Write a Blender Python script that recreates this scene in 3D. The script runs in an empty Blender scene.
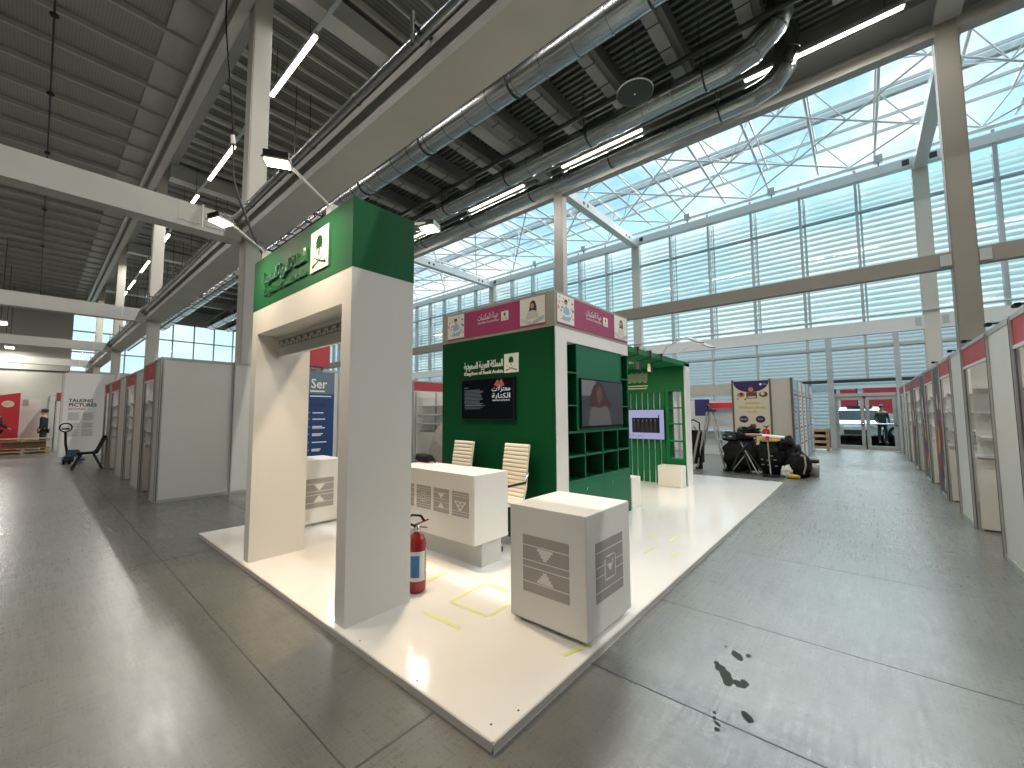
import bpy, bmesh, math, random, unicodedata
from mathutils import Vector, Matrix, noise
random.seed(7)
S = bpy.context.scene
COL = S.collection
PI = math.pi

# ------------------------------------------------------------ materials
MATS = {}
def mat(name, col, rough=.5, metal=0., spec=None, emit=None, estr=0., var=0., vscale=3., bump=0., bscale=20.):
    if name in MATS: return MATS[name]
    m = bpy.data.materials.new(name); m.use_nodes = True
    nt = m.node_tree; b = nt.nodes['Principled BSDF']
    b.inputs['Base Color'].default_value = (*col, 1)
    b.inputs['Roughness'].default_value = rough
    b.inputs['Metallic'].default_value = metal
    if spec is not None: b.inputs['Specular IOR Level'].default_value = spec
    if emit:
        b.inputs['Emission Color'].default_value = (*emit, 1); b.inputs['Emission Strength'].default_value = estr
    if var > 0 or bump > 0:
        tc = nt.nodes.new('ShaderNodeTexCoord'); n = nt.nodes.new('ShaderNodeTexNoise')
        n.inputs['Scale'].default_value = vscale; n.inputs['Detail'].default_value = 6
        nt.links.new(tc.outputs['Object'], n.inputs['Vector'])
        if var > 0:
            r = nt.nodes.new('ShaderNodeValToRGB')
            r.color_ramp.elements[0].position = .3; r.color_ramp.elements[1].position = .7
            r.color_ramp.elements[0].color = (*[c*(1-var) for c in col], 1)
            r.color_ramp.elements[1].color = (*[min(1, c*(1+var)) for c in col], 1)
            nt.links.new(n.outputs['Fac'], r.inputs['Fac']); nt.links.new(r.outputs['Color'], b.inputs['Base Color'])
        if bump > 0:
            n2 = nt.nodes.new('ShaderNodeTexNoise'); n2.inputs['Scale'].default_value = bscale
            nt.links.new(tc.outputs['Object'], n2.inputs['Vector'])
            bp = nt.nodes.new('ShaderNodeBump'); bp.inputs['Strength'].default_value = bump
            nt.links.new(n2.outputs['Fac'], bp.inputs['Height']); nt.links.new(bp.outputs['Normal'], b.inputs['Normal'])
    MATS[name] = m
    return m

def glass_mat(name, tint, refl=.12):
    m = bpy.data.materials.new(name); m.use_nodes = True; nt = m.node_tree
    nt.nodes.remove(nt.nodes['Principled BSDF']); out = nt.nodes['Material Output']
    t = nt.nodes.new('ShaderNodeBsdfTransparent'); t.inputs['Color'].default_value = (*tint, 1)
    g = nt.nodes.new('ShaderNodeBsdfGlossy'); g.inputs['Roughness'].default_value = .03
    x = nt.nodes.new('ShaderNodeMixShader')
    f = nt.nodes.new('ShaderNodeFresnel'); f.inputs['IOR'].default_value = 1.45
    mu = nt.nodes.new('ShaderNodeMath'); mu.operation = 'MULTIPLY'; mu.inputs[1].default_value = refl*6
    nt.links.new(f.outputs[0], mu.inputs[0]); nt.links.new(mu.outputs[0], x.inputs[0])
    nt.links.new(t.outputs[0], x.inputs[1]); nt.links.new(g.outputs[0], x.inputs[2]); nt.links.new(x.outputs[0], out.inputs['Surface'])
    MATS[name] = m; return m

def floor_mat():
    m = bpy.data.materials.new('polished_concrete'); m.use_nodes = True; nt = m.node_tree; L = nt.links
    b = nt.nodes['Principled BSDF']; tc = nt.nodes.new('ShaderNodeTexCoord')
    def nz(scale, detail, rough=.6, stretch=None):
        n = nt.nodes.new('ShaderNodeTexNoise'); n.inputs['Scale'].default_value = scale
        n.inputs['Detail'].default_value = detail; n.inputs['Roughness'].default_value = rough
        if stretch:
            mp = nt.nodes.new('ShaderNodeMapping'); mp.inputs['Scale'].default_value = stretch[0]; mp.inputs['Rotation'].default_value = (0, 0, stretch[1])
            L.new(tc.outputs['Object'], mp.inputs[0]); L.new(mp.outputs[0], n.inputs['Vector'])
        else: L.new(tc.outputs['Object'], n.inputs['Vector'])
        return n
    n1 = nz(.45, 6, .55); n2 = nz(4, 9, .6); n3 = nz(.9, 5, .5, ((.6, 6, 1), .5)); n4 = nz(1.6, 4, .5, ((9, .5, 1), .35))
    def mix(a, c, f):
        x = nt.nodes.new('ShaderNodeMix'); x.inputs[0].default_value = f
        L.new(a, x.inputs[2]); L.new(c, x.inputs[3]); return x.outputs[0]
    s = mix(mix(n1.outputs['Fac'], n2.outputs['Fac'], .4), mix(n3.outputs['Fac'], n4.outputs['Fac'], .5), .35)
    r = nt.nodes.new('ShaderNodeValToRGB'); e = r.color_ramp.elements
    e[0].position = .33; e[0].color = (.092, .091, .083, 1); e[1].position = .67; e[1].color = (.178, .177, .164, 1)
    L.new(s, r.inputs[0])
    # fine scratches in two directions
    g1 = nz(2.2, 6, .7, ((1, 26, 1), .55)); g2 = nz(2.6, 6, .7, ((30, 1, 1), .25)); g3 = nz(22, 4, .6)
    gm = nt.nodes.new('ShaderNodeMath'); gm.operation = 'MULTIPLY'; L.new(g1.outputs['Fac'], gm.inputs[0]); L.new(g2.outputs['Fac'], gm.inputs[1])
    ga = nt.nodes.new('ShaderNodeMath'); ga.operation = 'MULTIPLY_ADD'; ga.inputs[1].default_value = .22; L.new(g3.outputs['Fac'], ga.inputs[0]); L.new(gm.outputs[0], ga.inputs[2])
    gr = nt.nodes.new('ShaderNodeMapRange'); gr.inputs['From Min'].default_value = .24; gr.inputs['From Max'].default_value = .50; gr.inputs['To Min'].default_value = .62; gr.inputs['To Max'].default_value = 1.28; L.new(ga.outputs[0], gr.inputs[0])
    gv = nt.nodes.new('ShaderNodeMix'); gv.data_type = 'RGBA'; gv.blend_type = 'MULTIPLY'; gv.inputs[0].default_value = 1.; gc = nt.nodes.new('ShaderNodeCombineColor')
    for q_ in range(3): L.new(gr.outputs[0], gc.inputs[q_])
    L.new(r.outputs[0], gv.inputs[6]); L.new(gc.outputs[0], gv.inputs[7])
    # sparse dark smudges
    n5 = nz(14, 2, .5); r5 = nt.nodes.new('ShaderNodeValToRGB'); r5.color_ramp.elements[0].position = .67; r5.color_ramp.elements[1].position = .74
    L.new(n5.outputs['Fac'], r5.inputs[0])
    mx = nt.nodes.new('ShaderNodeMix'); mx.data_type = 'RGBA'; mx.inputs[7].default_value = (.08, .08, .072, 1)
    ml = nt.nodes.new('ShaderNodeMath'); ml.operation = 'MULTIPLY'; ml.inputs[1].default_value = .35
    L.new(r5.outputs[0], ml.inputs[0]); L.new(ml.outputs[0], mx.inputs[0]); L.new(gv.outputs[2], mx.inputs[6])
    vo = nt.nodes.new('ShaderNodeTexVoronoi'); vo.feature = 'DISTANCE_TO_EDGE'; vo.inputs['Scale'].default_value = 1.3
    md = nt.nodes.new('ShaderNodeMapping'); md.inputs['Scale'].default_value = (.25, 1.6, 1); md.inputs['Rotation'].default_value = (0, 0, .9)
    ad = nt.nodes.new('ShaderNodeMix'); ad.data_type = 'VECTOR'; ad.inputs[0].default_value = .25; L.new(tc.outputs['Object'], ad.inputs[4]); L.new(n1.outputs['Color'], ad.inputs[5])
    L.new(ad.outputs[1], md.inputs[0]); L.new(md.outputs[0], vo.inputs['Vector'])
    rv = nt.nodes.new('ShaderNodeValToRGB'); rv.color_ramp.elements[0].position = .0; rv.color_ramp.elements[0].color = (.30, .30, .30, 1); rv.color_ramp.elements[1].position = .008; rv.color_ramp.elements[1].color = (0, 0, 0, 1); L.new(vo.outputs['Distance'], rv.inputs[0])
    gate = nt.nodes.new('ShaderNodeMath'); gate.operation = 'MULTIPLY'; L.new(rv.outputs[0], gate.inputs[0]); L.new(n3.outputs['Fac'], gate.inputs[1])
    m3 = nt.nodes.new('ShaderNodeMix'); m3.data_type = 'RGBA'; m3.inputs[7].default_value = (.06, .06, .055, 1); L.new(gate.outputs[0], m3.inputs[0]); L.new(mx.outputs[2], m3.inputs[6])
    L.new(m3.outputs[2], b.inputs['Base Color'])
    rr = nt.nodes.new('ShaderNodeMapRange'); rr.inputs['From Min'].default_value = .35; rr.inputs['From Max'].default_value = .65
    rr.inputs['To Min'].default_value = .24; rr.inputs['To Max'].default_value = .34
    rr.inputs['From Min'].default_value = .25; rr.inputs['From Max'].default_value = .5; rr.inputs['To Min'].default_value = .38; rr.inputs['To Max'].default_value = .20; L.new(ga.outputs[0], rr.inputs[0]); L.new(rr.outputs[0], b.inputs['Roughness'])
    b.inputs['Specular IOR Level'].default_value = .8; b.inputs['Coat Weight'].default_value = .15; b.inputs['Coat Roughness'].default_value = .22
    bp = nt.nodes.new('ShaderNodeBump'); bp.inputs['Strength'].default_value = .04; bp.inputs['Distance'].default_value = .02
    L.new(n1.outputs['Fac'], bp.inputs['Height']); L.new(bp.outputs[0], b.inputs['Normal'])
    MATS['polished_concrete'] = m; return m

def duct_mat():
    m = bpy.data.materials.new('galvanised_duct'); m.use_nodes = True; nt = m.node_tree; b = nt.nodes['Principled BSDF']
    b.inputs['Base Color'].default_value = (.36, .375, .38, 1); b.inputs['Metallic'].default_value = 1.; b.inputs['Roughness'].default_value = .33
    tc = nt.nodes.new('ShaderNodeTexCoord'); w = nt.nodes.new('ShaderNodeTexNoise'); w.inputs['Scale'].default_value = 1.5
    r = nt.nodes.new('ShaderNodeMapRange'); r.inputs['To Min'].default_value = .17; r.inputs['To Max'].default_value = .32
    nt.links.new(tc.outputs['Object'], w.inputs['Vector']); nt.links.new(w.outputs['Fac'], r.inputs[0]); nt.links.new(r.outputs[0], b.inputs['Roughness'])
    MATS['galvanised_duct'] = m; return m

def weave_mat(name, col, lo, scale, axis):
    """perforated / ribbed deck: fine stripes"""
    m = bpy.data.materials.new(name); m.use_nodes = True; nt = m.node_tree; b = nt.nodes['Principled BSDF']
    tc = nt.nodes.new('ShaderNodeTexCoord'); w = nt.nodes.new('ShaderNodeTexWave'); w.wave_type = 'BANDS'; w.bands_direction = axis
    w.inputs['Scale'].default_value = scale; nt.links.new(tc.outputs['Object'], w.inputs['Vector'])
    n = nt.nodes.new('ShaderNodeTexNoise'); n.inputs['Scale'].default_value = .35; n.inputs['Detail'].default_value = 4
    nt.links.new(tc.outputs['Object'], n.inputs['Vector'])
    mm = nt.nodes.new('ShaderNodeMath'); mm.operation = 'MULTIPLY_ADD'; mm.inputs[1].default_value = .55; nt.links.new(w.outputs['Fac'], mm.inputs[0])
    m2 = nt.nodes.new('ShaderNodeMath'); m2.operation = 'MULTIPLY'; m2.inputs[1].default_value = .6; nt.links.new(n.outputs['Fac'], m2.inputs[0]); nt.links.new(m2.outputs[0], mm.inputs[2])
    r = nt.nodes.new('ShaderNodeValToRGB'); r.color_ramp.elements[0].color = (*lo, 1); r.color_ramp.elements[1].color = (*col, 1)
    nt.links.new(mm.outputs[0], r.inputs[0]); nt.links.new(r.outputs[0], b.inputs['Base Color']); b.inputs['Roughness'].default_value = .6
    MATS[name] = m; return m

CONC = floor_mat(); DUCT = duct_mat()
GLASS = glass_mat('facade_glass', (.93, .99, .99), .06)
ROOFGLASS = glass_mat('skylight_glass', (.97, .995, 1.), .02)
STEEL = mat('painted_steel', (.50, .495, .455), .45, var=.05, vscale=1.2)
COLM = mat('column_paint', (.54, .52, .46), .5, var=.05, vscale=.8)
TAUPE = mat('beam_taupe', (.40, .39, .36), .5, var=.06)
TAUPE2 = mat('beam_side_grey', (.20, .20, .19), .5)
BACKLITC = mat('column_taupe', (.27, .25, .215), .5, var=.06, vscale=.8)  # column paint darkened: backlit shade put into the colour
WSTEEL = mat('white_steel', (.66, .68, .67), .4)
GSTEEL = mat('grey_mullion', (.42, .46, .47), .4, .1)
DARK = mat('dark_metal', (.04, .042, .045), .5, .3)
BLACK = mat('black_rubber', (.009, .009, .010), .75, spec=.25)
WHITE = mat('white_laminate', (.78, .76, .72), .38)
WHITEL = mat('white_matte_board', (.76, .74, .70), .5)
GLOSSW = mat('gloss_white_floor', (.82, .80, .77), .12, spec=.7, var=.015, vscale=2)
EDGE = mat('platform_edge', (.56, .54, .50), .4)
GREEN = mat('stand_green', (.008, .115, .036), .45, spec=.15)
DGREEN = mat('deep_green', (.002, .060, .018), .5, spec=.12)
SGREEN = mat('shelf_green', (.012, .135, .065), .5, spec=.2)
LGREEN = mat('bright_green', (.008, .15, .045), .5, spec=.2)
MAG = mat('magenta_print', (.34, .045, .13), .55, spec=.2)
PICT = mat('picture_white', (.80, .76, .68), .6)
RED = mat('booth_red', (.45, .045, .055), .5)
REDL = mat('bright_red', (.60, .03, .05), .5)
ALU = mat('aluminium', (.46, .46, .44), .4, .25)
ALUD = mat('aluminium_groove', (.13, .12, .11), .5, .0)
PANEL = mat('booth_panel', (.68, .67, .62), .42, var=.02)
PANELW = mat('booth_panel_warm', (.60, .57, .50), .42, var=.03)
GREY = mat('icon_grey', (.36, .33, .31), .55)
INK = mat('dark_ink', (.03, .03, .035), .6)
IVORY = mat('ivory_leather', (.80, .73, .60), .45)
WOOD = mat('pallet_wood', (.42, .30, .17), .7, var=.25, vscale=9)
CHROME = mat('chrome', (.7, .7, .7), .15, 1.)
BLUE = mat('navy_blue', (.012, .045, .16), .45)
BLUEM = mat('mid_blue', (.03, .16, .40), .45)
NAVY = mat('violet_navy', (.03, .02, .12), .5)
YEL = mat('warm_yellow', (.65, .42, .05), .5)
TAPE = mat('yellow_tape', (.72, .75, .30), .4)
SKIN = mat('skin', (.45, .26, .18), .55)
CREAM = mat('cream_paper', (.72, .66, .50), .6)
ORANGE = mat('orange_print', (.70, .22, .05), .6)
LBLUE = mat('pale_blue', (.30, .50, .66), .6)
BROWN = mat('brown_tone', (.13, .06, .03), .6)
TARP = mat('grey_brown_fabric', (.27, .24, .20), .7, var=.2, vscale=8, bump=.3, bscale=14)
SCREEN = mat('screen_dark', (.004, .005, .009), .3, spec=.08)
BEZEL = mat('black_bezel', (.01, .01, .01), .3)
LED = mat('lamp_tube', (1, 1, 1), .4, emit=(1, .90, .72), estr=7)
FLOODM = mat('flood_lens', (1, 1, 1), .4, emit=(1, .82, .55), estr=16)
SCRW = mat('screen_white', (0, 0, 0), .3, emit=(.40, .40, .64), estr=.62)
SCRT = mat('screen_text', (0, 0, 0), .3, emit=(.75, .75, .78), estr=.6)
SCRR = mat('screen_red', (0, 0, 0), .3, emit=(.35, .08, .06), estr=.6)
SCRD = mat('screen_dim', (0, 0, 0), .3, emit=(.16, .165, .17), estr=.5)
SCRD2 = mat('screen_dimmer', (0, 0, 0), .3, emit=(.03, .036, .04), estr=.6)
SCRP = mat('screen_pale', (0, 0, 0), .3, emit=(.42, .40, .38), estr=.13)
SCRS = mat('screen_shemagh', (0, 0, 0), .3, emit=(.20, .055, .06), estr=.13)
SCRK = mat('screen_black', (.01, .01, .015), .3)
DECK = mat('roof_deck', (.035, .04, .038), .7)
RIB = mat('roof_rib', (.17, .175, .17), .5, var=.1, vscale=.6)
DECKM = weave_mat('roof_deck_middle', (.20, .20, .185), (.085, .085, .08), 2.6, 'Y')
DECKL = weave_mat('roof_deck_left', (.38, .375, .35), (.26, .255, .24), 5.0, 'X')

# ------------------------------------------------------------ mesh builder
WLOC = {}
def wloc(o):
    v = Vector((0, 0, 0))
    while o is not None:
        v += o.location; o = o.parent
    return v

class MB:
    def __init__(s): s.v = []; s.f = []; s.m = []; s.sm = []; s.mats = []
    def mi(s, m):
        if m is None: return 0
        if m not in s.mats: s.mats.append(m)
        return s.mats.index(m)
    def add(s, vs, fs, m=None, smooth=False):
        n = len(s.v); s.v += [tuple(v) for v in vs]; k = s.mi(m)
        for f in fs: s.f.append([n+i for i in f]); s.m.append(k); s.sm.append(smooth)
        return s
    def box(s, x0, x1, y0, y1, z0, z1, m=None, M=None):
        vs = [Vector((x, y, z)) for z in (z0, z1) for y in (y0, y1) for x in (x0, x1)]
        if M: vs = [M @ v for v in vs]
        return s.add(vs, [(0, 2, 3, 1), (4, 5, 7, 6), (0, 1, 5, 4), (2, 6, 7, 3), (0, 4, 6, 2), (1, 3, 7, 5)], m)
    def tube(s, pts, r, n=10, m=None, cap=True, smooth=True):
        pts = [Vector(p) for p in pts]; rs = r if isinstance(r, (list, tuple)) else [r]*len(pts)
        rings = []; prev = None
        for i, p in enumerate(pts):
            a = pts[max(i-1, 0)]; b = pts[min(i+1, len(pts)-1)]; t = (b-a).normalized()
            if prev is None:
                u = t.orthogonal().normalized()
            else:
                u = (prev - t*prev.dot(t)).normalized()
            prev = u; w = t.cross(u)
            k = 1.0
            if 0 < i < len(pts)-1:
                c = (pts[i]-pts[i-1]).normalized().dot(t); k = 1/max(c, .5)
            rings.append([p+(u*math.cos(2*PI*j/n)+w*math.sin(2*PI*j/n))*rs[i] for j in range(n)])
        vs = [v for rg in rings for v in rg]; fs = []
        for i in range(len(pts)-1):
            for j in range(n):
                a = i*n+j; b = i*n+(j+1) % n; fs.append((a, b, b+n, a+n))
        s.add(vs, fs, m, smooth)
        if cap:
            s.add(rings[0], [tuple(reversed(range(n)))], m); s.add(rings[-1], [tuple(range(n))], m)
        return s
    def bar(s, p0, p1, w, h, m=None, up=(0, 0, 1)):
        p0 = Vector(p0); p1 = Vector(p1); t = (p1-p0).normalized(); up = Vector(up)
        if abs(t.dot(up)) > .99: up = Vector((1, 0, 0))
        a = t.cross(up).normalized()*w/2; b = a.cross(t).normalized()*h/2
        vs = [p+sa*a+sb*b for p in (p0, p1) for sa, sb in ((-1, -1), (1, -1), (1, 1), (-1, 1))]
        return s.add(vs, [(0, 3, 2, 1), (4, 5, 6, 7), (0, 1, 5, 4), (1, 2, 6, 5), (2, 3, 7, 6), (3, 0, 4, 7)], m)
    def lathe(s, prof, c, n=20, m=None, smooth=True, M=None):
        c = Vector(c); vs = []
        for r, z in prof:
            for j in range(n):
                v = Vector((r*math.cos(2*PI*j/n), r*math.sin(2*PI*j/n), z))
                vs.append((M @ v if M else v)+c)
        fs = []
        for i in range(len(prof)-1):
            for j in range(n):
                a = i*n+j; b = i*n+(j+1) % n; fs.append((a, b, b+n, a+n))
        fs.append(tuple(reversed(range(n)))); fs.append(tuple((len(prof)-1)*n+j for j in range(n)))
        return s.add(vs, fs, m, smooth)
    def blob(s, c, size, m=None, pw=.7, seed=0, amp=.12, n=20, flat=True, freq=2.2):
        c = Vector(c); vs = []; fs = []; h = n//2
        def sp(x): return math.copysign(abs(x)**pw, x)
        for i in range(h+1):
            ph = -PI/2+PI*i/h
            for j in range(n):
                th = 2*PI*j/n
                d = Vector((sp(math.cos(ph))*sp(math.cos(th)), sp(math.cos(ph))*sp(math.sin(th)), sp(math.sin(ph))))
                k = 1+amp*noise.noise(d*freq+Vector((seed*3.1, seed, 0)))+amp*.5*noise.noise(d*freq*2.7+Vector((0, seed*1.7, 5)))
                v = Vector((d.x*size[0]*k, d.y*size[1]*k, d.z*size[2]*k))
                if flat: v.z = max(v.z, -size[2])
                vs.append(c+v)
        for i in range(h):
            for j in range(n):
                a = i*n+j; b = i*n+(j+1) % n; fs.append((a, b, b+n, a+n))
        return s.add(vs, fs, m, True)
    def poly2(s, fr, pts, off, m=None, th=0.):
        o, r, u = fr; n = r.cross(u)
        vs = [o+r*p[0]+u*p[1]+n*off for p in pts]
        if th <= 0: return s.add(vs, [tuple(range(len(vs)))], m)
        k = len(vs); bk = [v-n*th for v in vs]
        return s.add(vs+bk, [tuple(range(k)), tuple(reversed(range(k, 2*k)))]+[(i, i+k, (i+1) % k+k, (i+1) % k) for i in range(k)], m)
    def rect2(s, fr, x0, x1, y0, y1, off, m=None, th=0.): return s.poly2(fr, [(x0, y0), (x1, y0), (x1, y1), (x0, y1)], off, m, th)
    def text(s, fr, body, x, y, size, off, m=None, th=0., align='LEFT', width=None, bold=0.):
        vs, fs = text_mesh(body, size, align, bold); o, r, u = fr; n = r.cross(u)
        if not vs: return s
        if width:
            xs = [v[0] for v in vs]; k = width/(max(xs)-min(xs))
            x0 = min(xs) if align == 'LEFT' else (max(xs) if align == 'RIGHT' else 0)
            vs = [((v[0]-x0)*k+x0, v[1]) for v in vs]
        P = [o+r*(x+v[0])+u*(y+v[1])+n*off for v in vs]
        if th <= 0: return s.add(P, fs, m)
        k = len(P); B = [p-n*th for p in P]
        ed = {}
        for f in fs:
            for i in range(len(f)):
                a, b = f[i], f[(i+1) % len(f)]
                if (b, a) in ed: ed.pop((b, a))
                else: ed[(a, b)] = 1
        return s.add(P+B, [tuple(f) for f in fs]+[(b, a, a+k, b+k) for a, b in ed], m)
    def build(s, name, m=None, parent=None, local=False, bevel=0., seg=2):
        me = bpy.data.meshes.new(name)
        off = Vector((0, 0, 0)) if (local or parent is None) else wloc(parent)
        me.from_pydata([tuple(Vector(v)-off) for v in s.v], [], s.f)
        if s.mats and m is not None:
            pass
        ms = s.mats if s.mats else [m]
        for x in ms: me.materials.append(x)
        me.polygons.foreach_set('material_index', s.m); me.polygons.foreach_set('use_smooth', s.sm); me.update()
        o = bpy.data.objects.new(name, me); COL.objects.link(o)
        if parent: o.parent = parent
        if bevel > 0:
            bm = bmesh.new(); bm.from_mesh(me); bmesh.ops.remove_doubles(bm, verts=bm.verts, dist=1e-5)
            ed = [e for e in bm.edges if len(e.link_faces) == 2 and e.calc_face_angle(0) > .6]
            bmesh.ops.bevel(bm, geom=ed, offset=bevel, segments=seg, affect='EDGES', clamp_overlap=True)
            bm.to_mesh(me); bm.free()
        return o

_forms = {}
for cp in range(0xFE80, 0xFEFD):
    d = unicodedata.decomposition(chr(cp)).split()
    if len(d) == 2: _forms.setdefault(chr(int(d[1], 16)), {})[d[0][1:-1]] = chr(cp)
def arabic(w):
    out = []
    for word in w.split(' '):
        r = []; prev = False
        i = 0
        while i < len(word):
            ch = word[i]
            if ch == '\u0644' and i+1 < len(word) and word[i+1] == '\u0627':
                r.append('\uFEFC' if prev else '\uFEFB'); prev = False; i += 2; continue
            f = _forms.get(ch, {}); nxt = i+1 < len(word); dual = 'initial' in f
            k = ('medial' if prev else 'initial') if (nxt and dual) else ('final' if prev else 'isolated')
            r.append(f.get(k, ch)); prev = dual; i += 1
        out.append(''.join(reversed(r)))
    return ' '.join(reversed(out))
_tc = {}
def text_mesh(body, size, align, bold):
    key = (body, size, align, bold)
    if key in _tc: return _tc[key]
    c = bpy.data.curves.new('lettering', 'FONT'); c.body = body; c.size = size; c.align_x = align; c.resolution_u = 2
    c.offset = bold*size; c.fill_mode = 'FRONT'
    o = bpy.data.objects.new('lettering', c); COL.objects.link(o)
    dg = bpy.context.evaluated_depsgraph_get(); me = bpy.data.meshes.new_from_object(o.evaluated_get(dg), depsgraph=dg)
    bm = bmesh.new(); bm.from_mesh(me); bmesh.ops.remove_doubles(bm, verts=bm.verts, dist=1e-5)
    bm.verts.ensure_lookup_table(); bm.verts.index_update()
    vs = [(v.co.x, v.co.y) for v in bm.verts]; fs = []
    for f in bm.faces:
        idx = [v.index for v in f.verts]
        if f.normal.z < 0: idx.reverse()
        fs.append(idx)
    bm.free()
    bpy.data.objects.remove(o); bpy.data.meshes.remove(me); bpy.data.curves.remove(c)
    _tc[key] = (vs, fs); return vs, fs

V = Vector
def FX(x, y, z): return (V((x, y, z)), V((0, -1, 0)), V((0, 0, 1)))     # faces -X, reading runs towards -Y
def FY(x, y, z): return (V((x, y, z)), V((1, 0, 0)), V((0, 0, 1)))      # faces -Y, reading runs towards +X

def tag(o, label, cat, group=None, kind=None):
    if label: o['label'] = label
    if cat: o['category'] = cat
    if group: o['group'] = group
    if kind: o['kind'] = kind
    return o
def thing(name, label, cat, loc=(0, 0, 0), group=None, rz=0):
    o = bpy.data.objects.new(name, None); COL.objects.link(o); o.location = loc; o.rotation_euler = (0, 0, rz)
    o.empty_display_size = .1
    return tag(o, label, cat, group)
def struct(name, mb, m=None, label=None, cat=None, parent=None, **k):
    o = mb.build(name, m, parent, **k); o['kind'] = 'structure'
    if label: o['label'] = label
    if cat: o['category'] = cat
    return o
def copy_tree(o, parent=None):
    c = o.copy(); COL.objects.link(c); c.parent = parent
    for ch in list(o.children): copy_tree(ch, c)
    return c

# ------------------------------------------------------------ frame numbers (metres)
ROW1, ROW2, FAC = 2.75, 13.3, 20.6
Y1 = [9.42, 20.2, 31.0, 41.8]           # columns of the first row
Y2 = [-12.7, -1.92, 8.9, 19.7, 30.5, 41.3]
YF = [-12.8, -2.05, 8.85, 19.5, 30.2, 40.9]
END = 48.

# floor, far walls
floor = MB().box(-30, 60, -30, 70, -.12, 0); struct('floor', floor, CONC, 'grey polished concrete hall floor with scratches and joints', 'floor')
jm = MB(); z = .0008
for x in (-5.6, -3.9, -2.3, -.7, .92, 2.22, 3.31, 4.95, 8.3, 12., 16.):
    jm.box(x-.004, x+.004, -18, 47.9, 0, z, DARK)
for y in (-7., -3.2, 1.69 if False else 5.5, 12.5, 19.5, 26.5, 34):
    jm.box(-12, 20.4, y-.004, y+.004, 0, z, DARK)
jm.box(-12, 1.36, 1.684, 1.696, 0, z, DARK)
struct('floor_joint', jm, None, 'thin dark expansion joints across the concrete floor', 'floor joint')

# ------------------------------------------------------------ columns and beams
def steel_column(name, x, y, w, d, z1, label, m=None):
    mb = MB().box(x-w/2, x+w/2, y-d/2, y+d/2, 0, z1)
    return struct(name, mb, m or COLM, label, 'column', bevel=.02)
ordn = ['nearest', 'second', 'third', 'fourth', 'fifth', 'sixth']
for i, y in enumerate(Y1): steel_column('column', ROW1, y, .35, .35, 11.1, f'pale steel column carrying the low box girder, {ordn[i]} along the left aisle')
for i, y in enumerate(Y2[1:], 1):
    steel_column('column', ROW2+.16, y, .35, .40, 11.3, ['', 'tall beige column rising behind the right booths', 'tall beige column behind the pink sign tower', 'beige eaves column hidden behind the white portal', 'beige eaves column far down the hall', 'beige eaves column near the far end wall'][i], BACKLITC)
for i, y in enumerate(YF[1:], 1):
    steel_column('column', FAC+.13, y, .33, .42, 10.55, ['', 'white facade column beside the exit door', 'white facade column above the green canopy', 'white facade column just left of the sign tower', 'white facade column far along the glass wall', 'white facade column near the far end of the glass wall'][i])
    # roof beam from eaves column to facade column
    b = MB().box(ROW2+.3, FAC+.02, y-.17, y+.17, 10.34, 10.74, WSTEEL)
    for xx in (ROW2+1.6, ROW2+1.95, FAC-1.5, FAC-1.15): b.box(xx, xx+.16, y-.176, y-.16, 10.45, 10.60, DARK)
    struct('beam', b, None, ['', 'white roof beam meeting the tall right column', 'white slotted skylight beam behind the sign tower', 'white slotted skylight beam left of the sign tower', 'white skylight beam far back', 'white skylight beam farthest back'][i], 'roof beam', bevel=.01)
# big low box girder, row 1
g = MB().box(2.5, 3.03, -25, END, 5.03, 5.52, STEEL).box(2.46, 3.07, -25, END, 5.5, 5.54, STEEL)
struct('beam', g, None, 'wide pale box girder running overhead across the hall', 'girder')
# small service pipe on the girder
p = thing('service_pipe', 'slim silver pipe running along the top of the low girder', 'pipe', (2.37, 0, 5.32))
mb = MB().tube([(2.37, -20, 5.32), (2.37, END-1, 5.32)], .062, 16, DUCT)
y = -18.
while y < END-2:
    mb.tube([(2.37, y, 5.32), (2.37, y+.03, 5.32)], .068, 16, DUCT); y += 1.25
mb.build('pipe', None, p)
for i in range(14):
    yy = -4+i*3.6
    q = MB().box(2.26, 2.5, yy, yy+.04, 5.375, 5.40, DARK).box(2.25, 2.27, yy, yy+.04, 5.15, 5.50, DARK); q.build('bracket', None, p)
# rail-like black cable tray beside it
tr = thing('cable_tray', 'black cable tray hung under the roof right of the low girder', 'cable tray', (4.6, 20, 7.0))
mb = MB().box(4.45, 4.5, 11, END-1, 6.9, 7.0, DARK).box(4.85, 4.9, 11, END-1, 6.9, 7.0, DARK)
for i in range(60): mb.box(4.45, 4.9, 11+i*.6, 11.05+i*.6, 6.9, 6.93, DARK)
mb.build('tray', None, tr)
for i in range(9):
    q = MB().tube([(4.475, 12+i*4, 7.0), (4.475, 12+i*4, 11.0)], .012, 6, DARK).tube([(4.875, 12+i*4, 7.0), (4.875, 12+i*4, 11.0)], .012, 6, DARK); q.build('hanger', None, tr)
# upper I beam on row 1, light channel left of it
ib = MB().box(2.36, 2.56, -20, END, 10.08, 10.62)
struct('beam', ib, STEEL, 'high I-shaped eaves beam over the left column row', 'roof beam')
struct('beam', MB().box(2.18, 2.29, -20, END, 10.30, 10.40, WSTEEL).box(2.18, 2.36, -20, END, 10.40, 10.44, WSTEEL), None, 'thin light channel beam beside the high eaves beam', 'roof beam')
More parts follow.
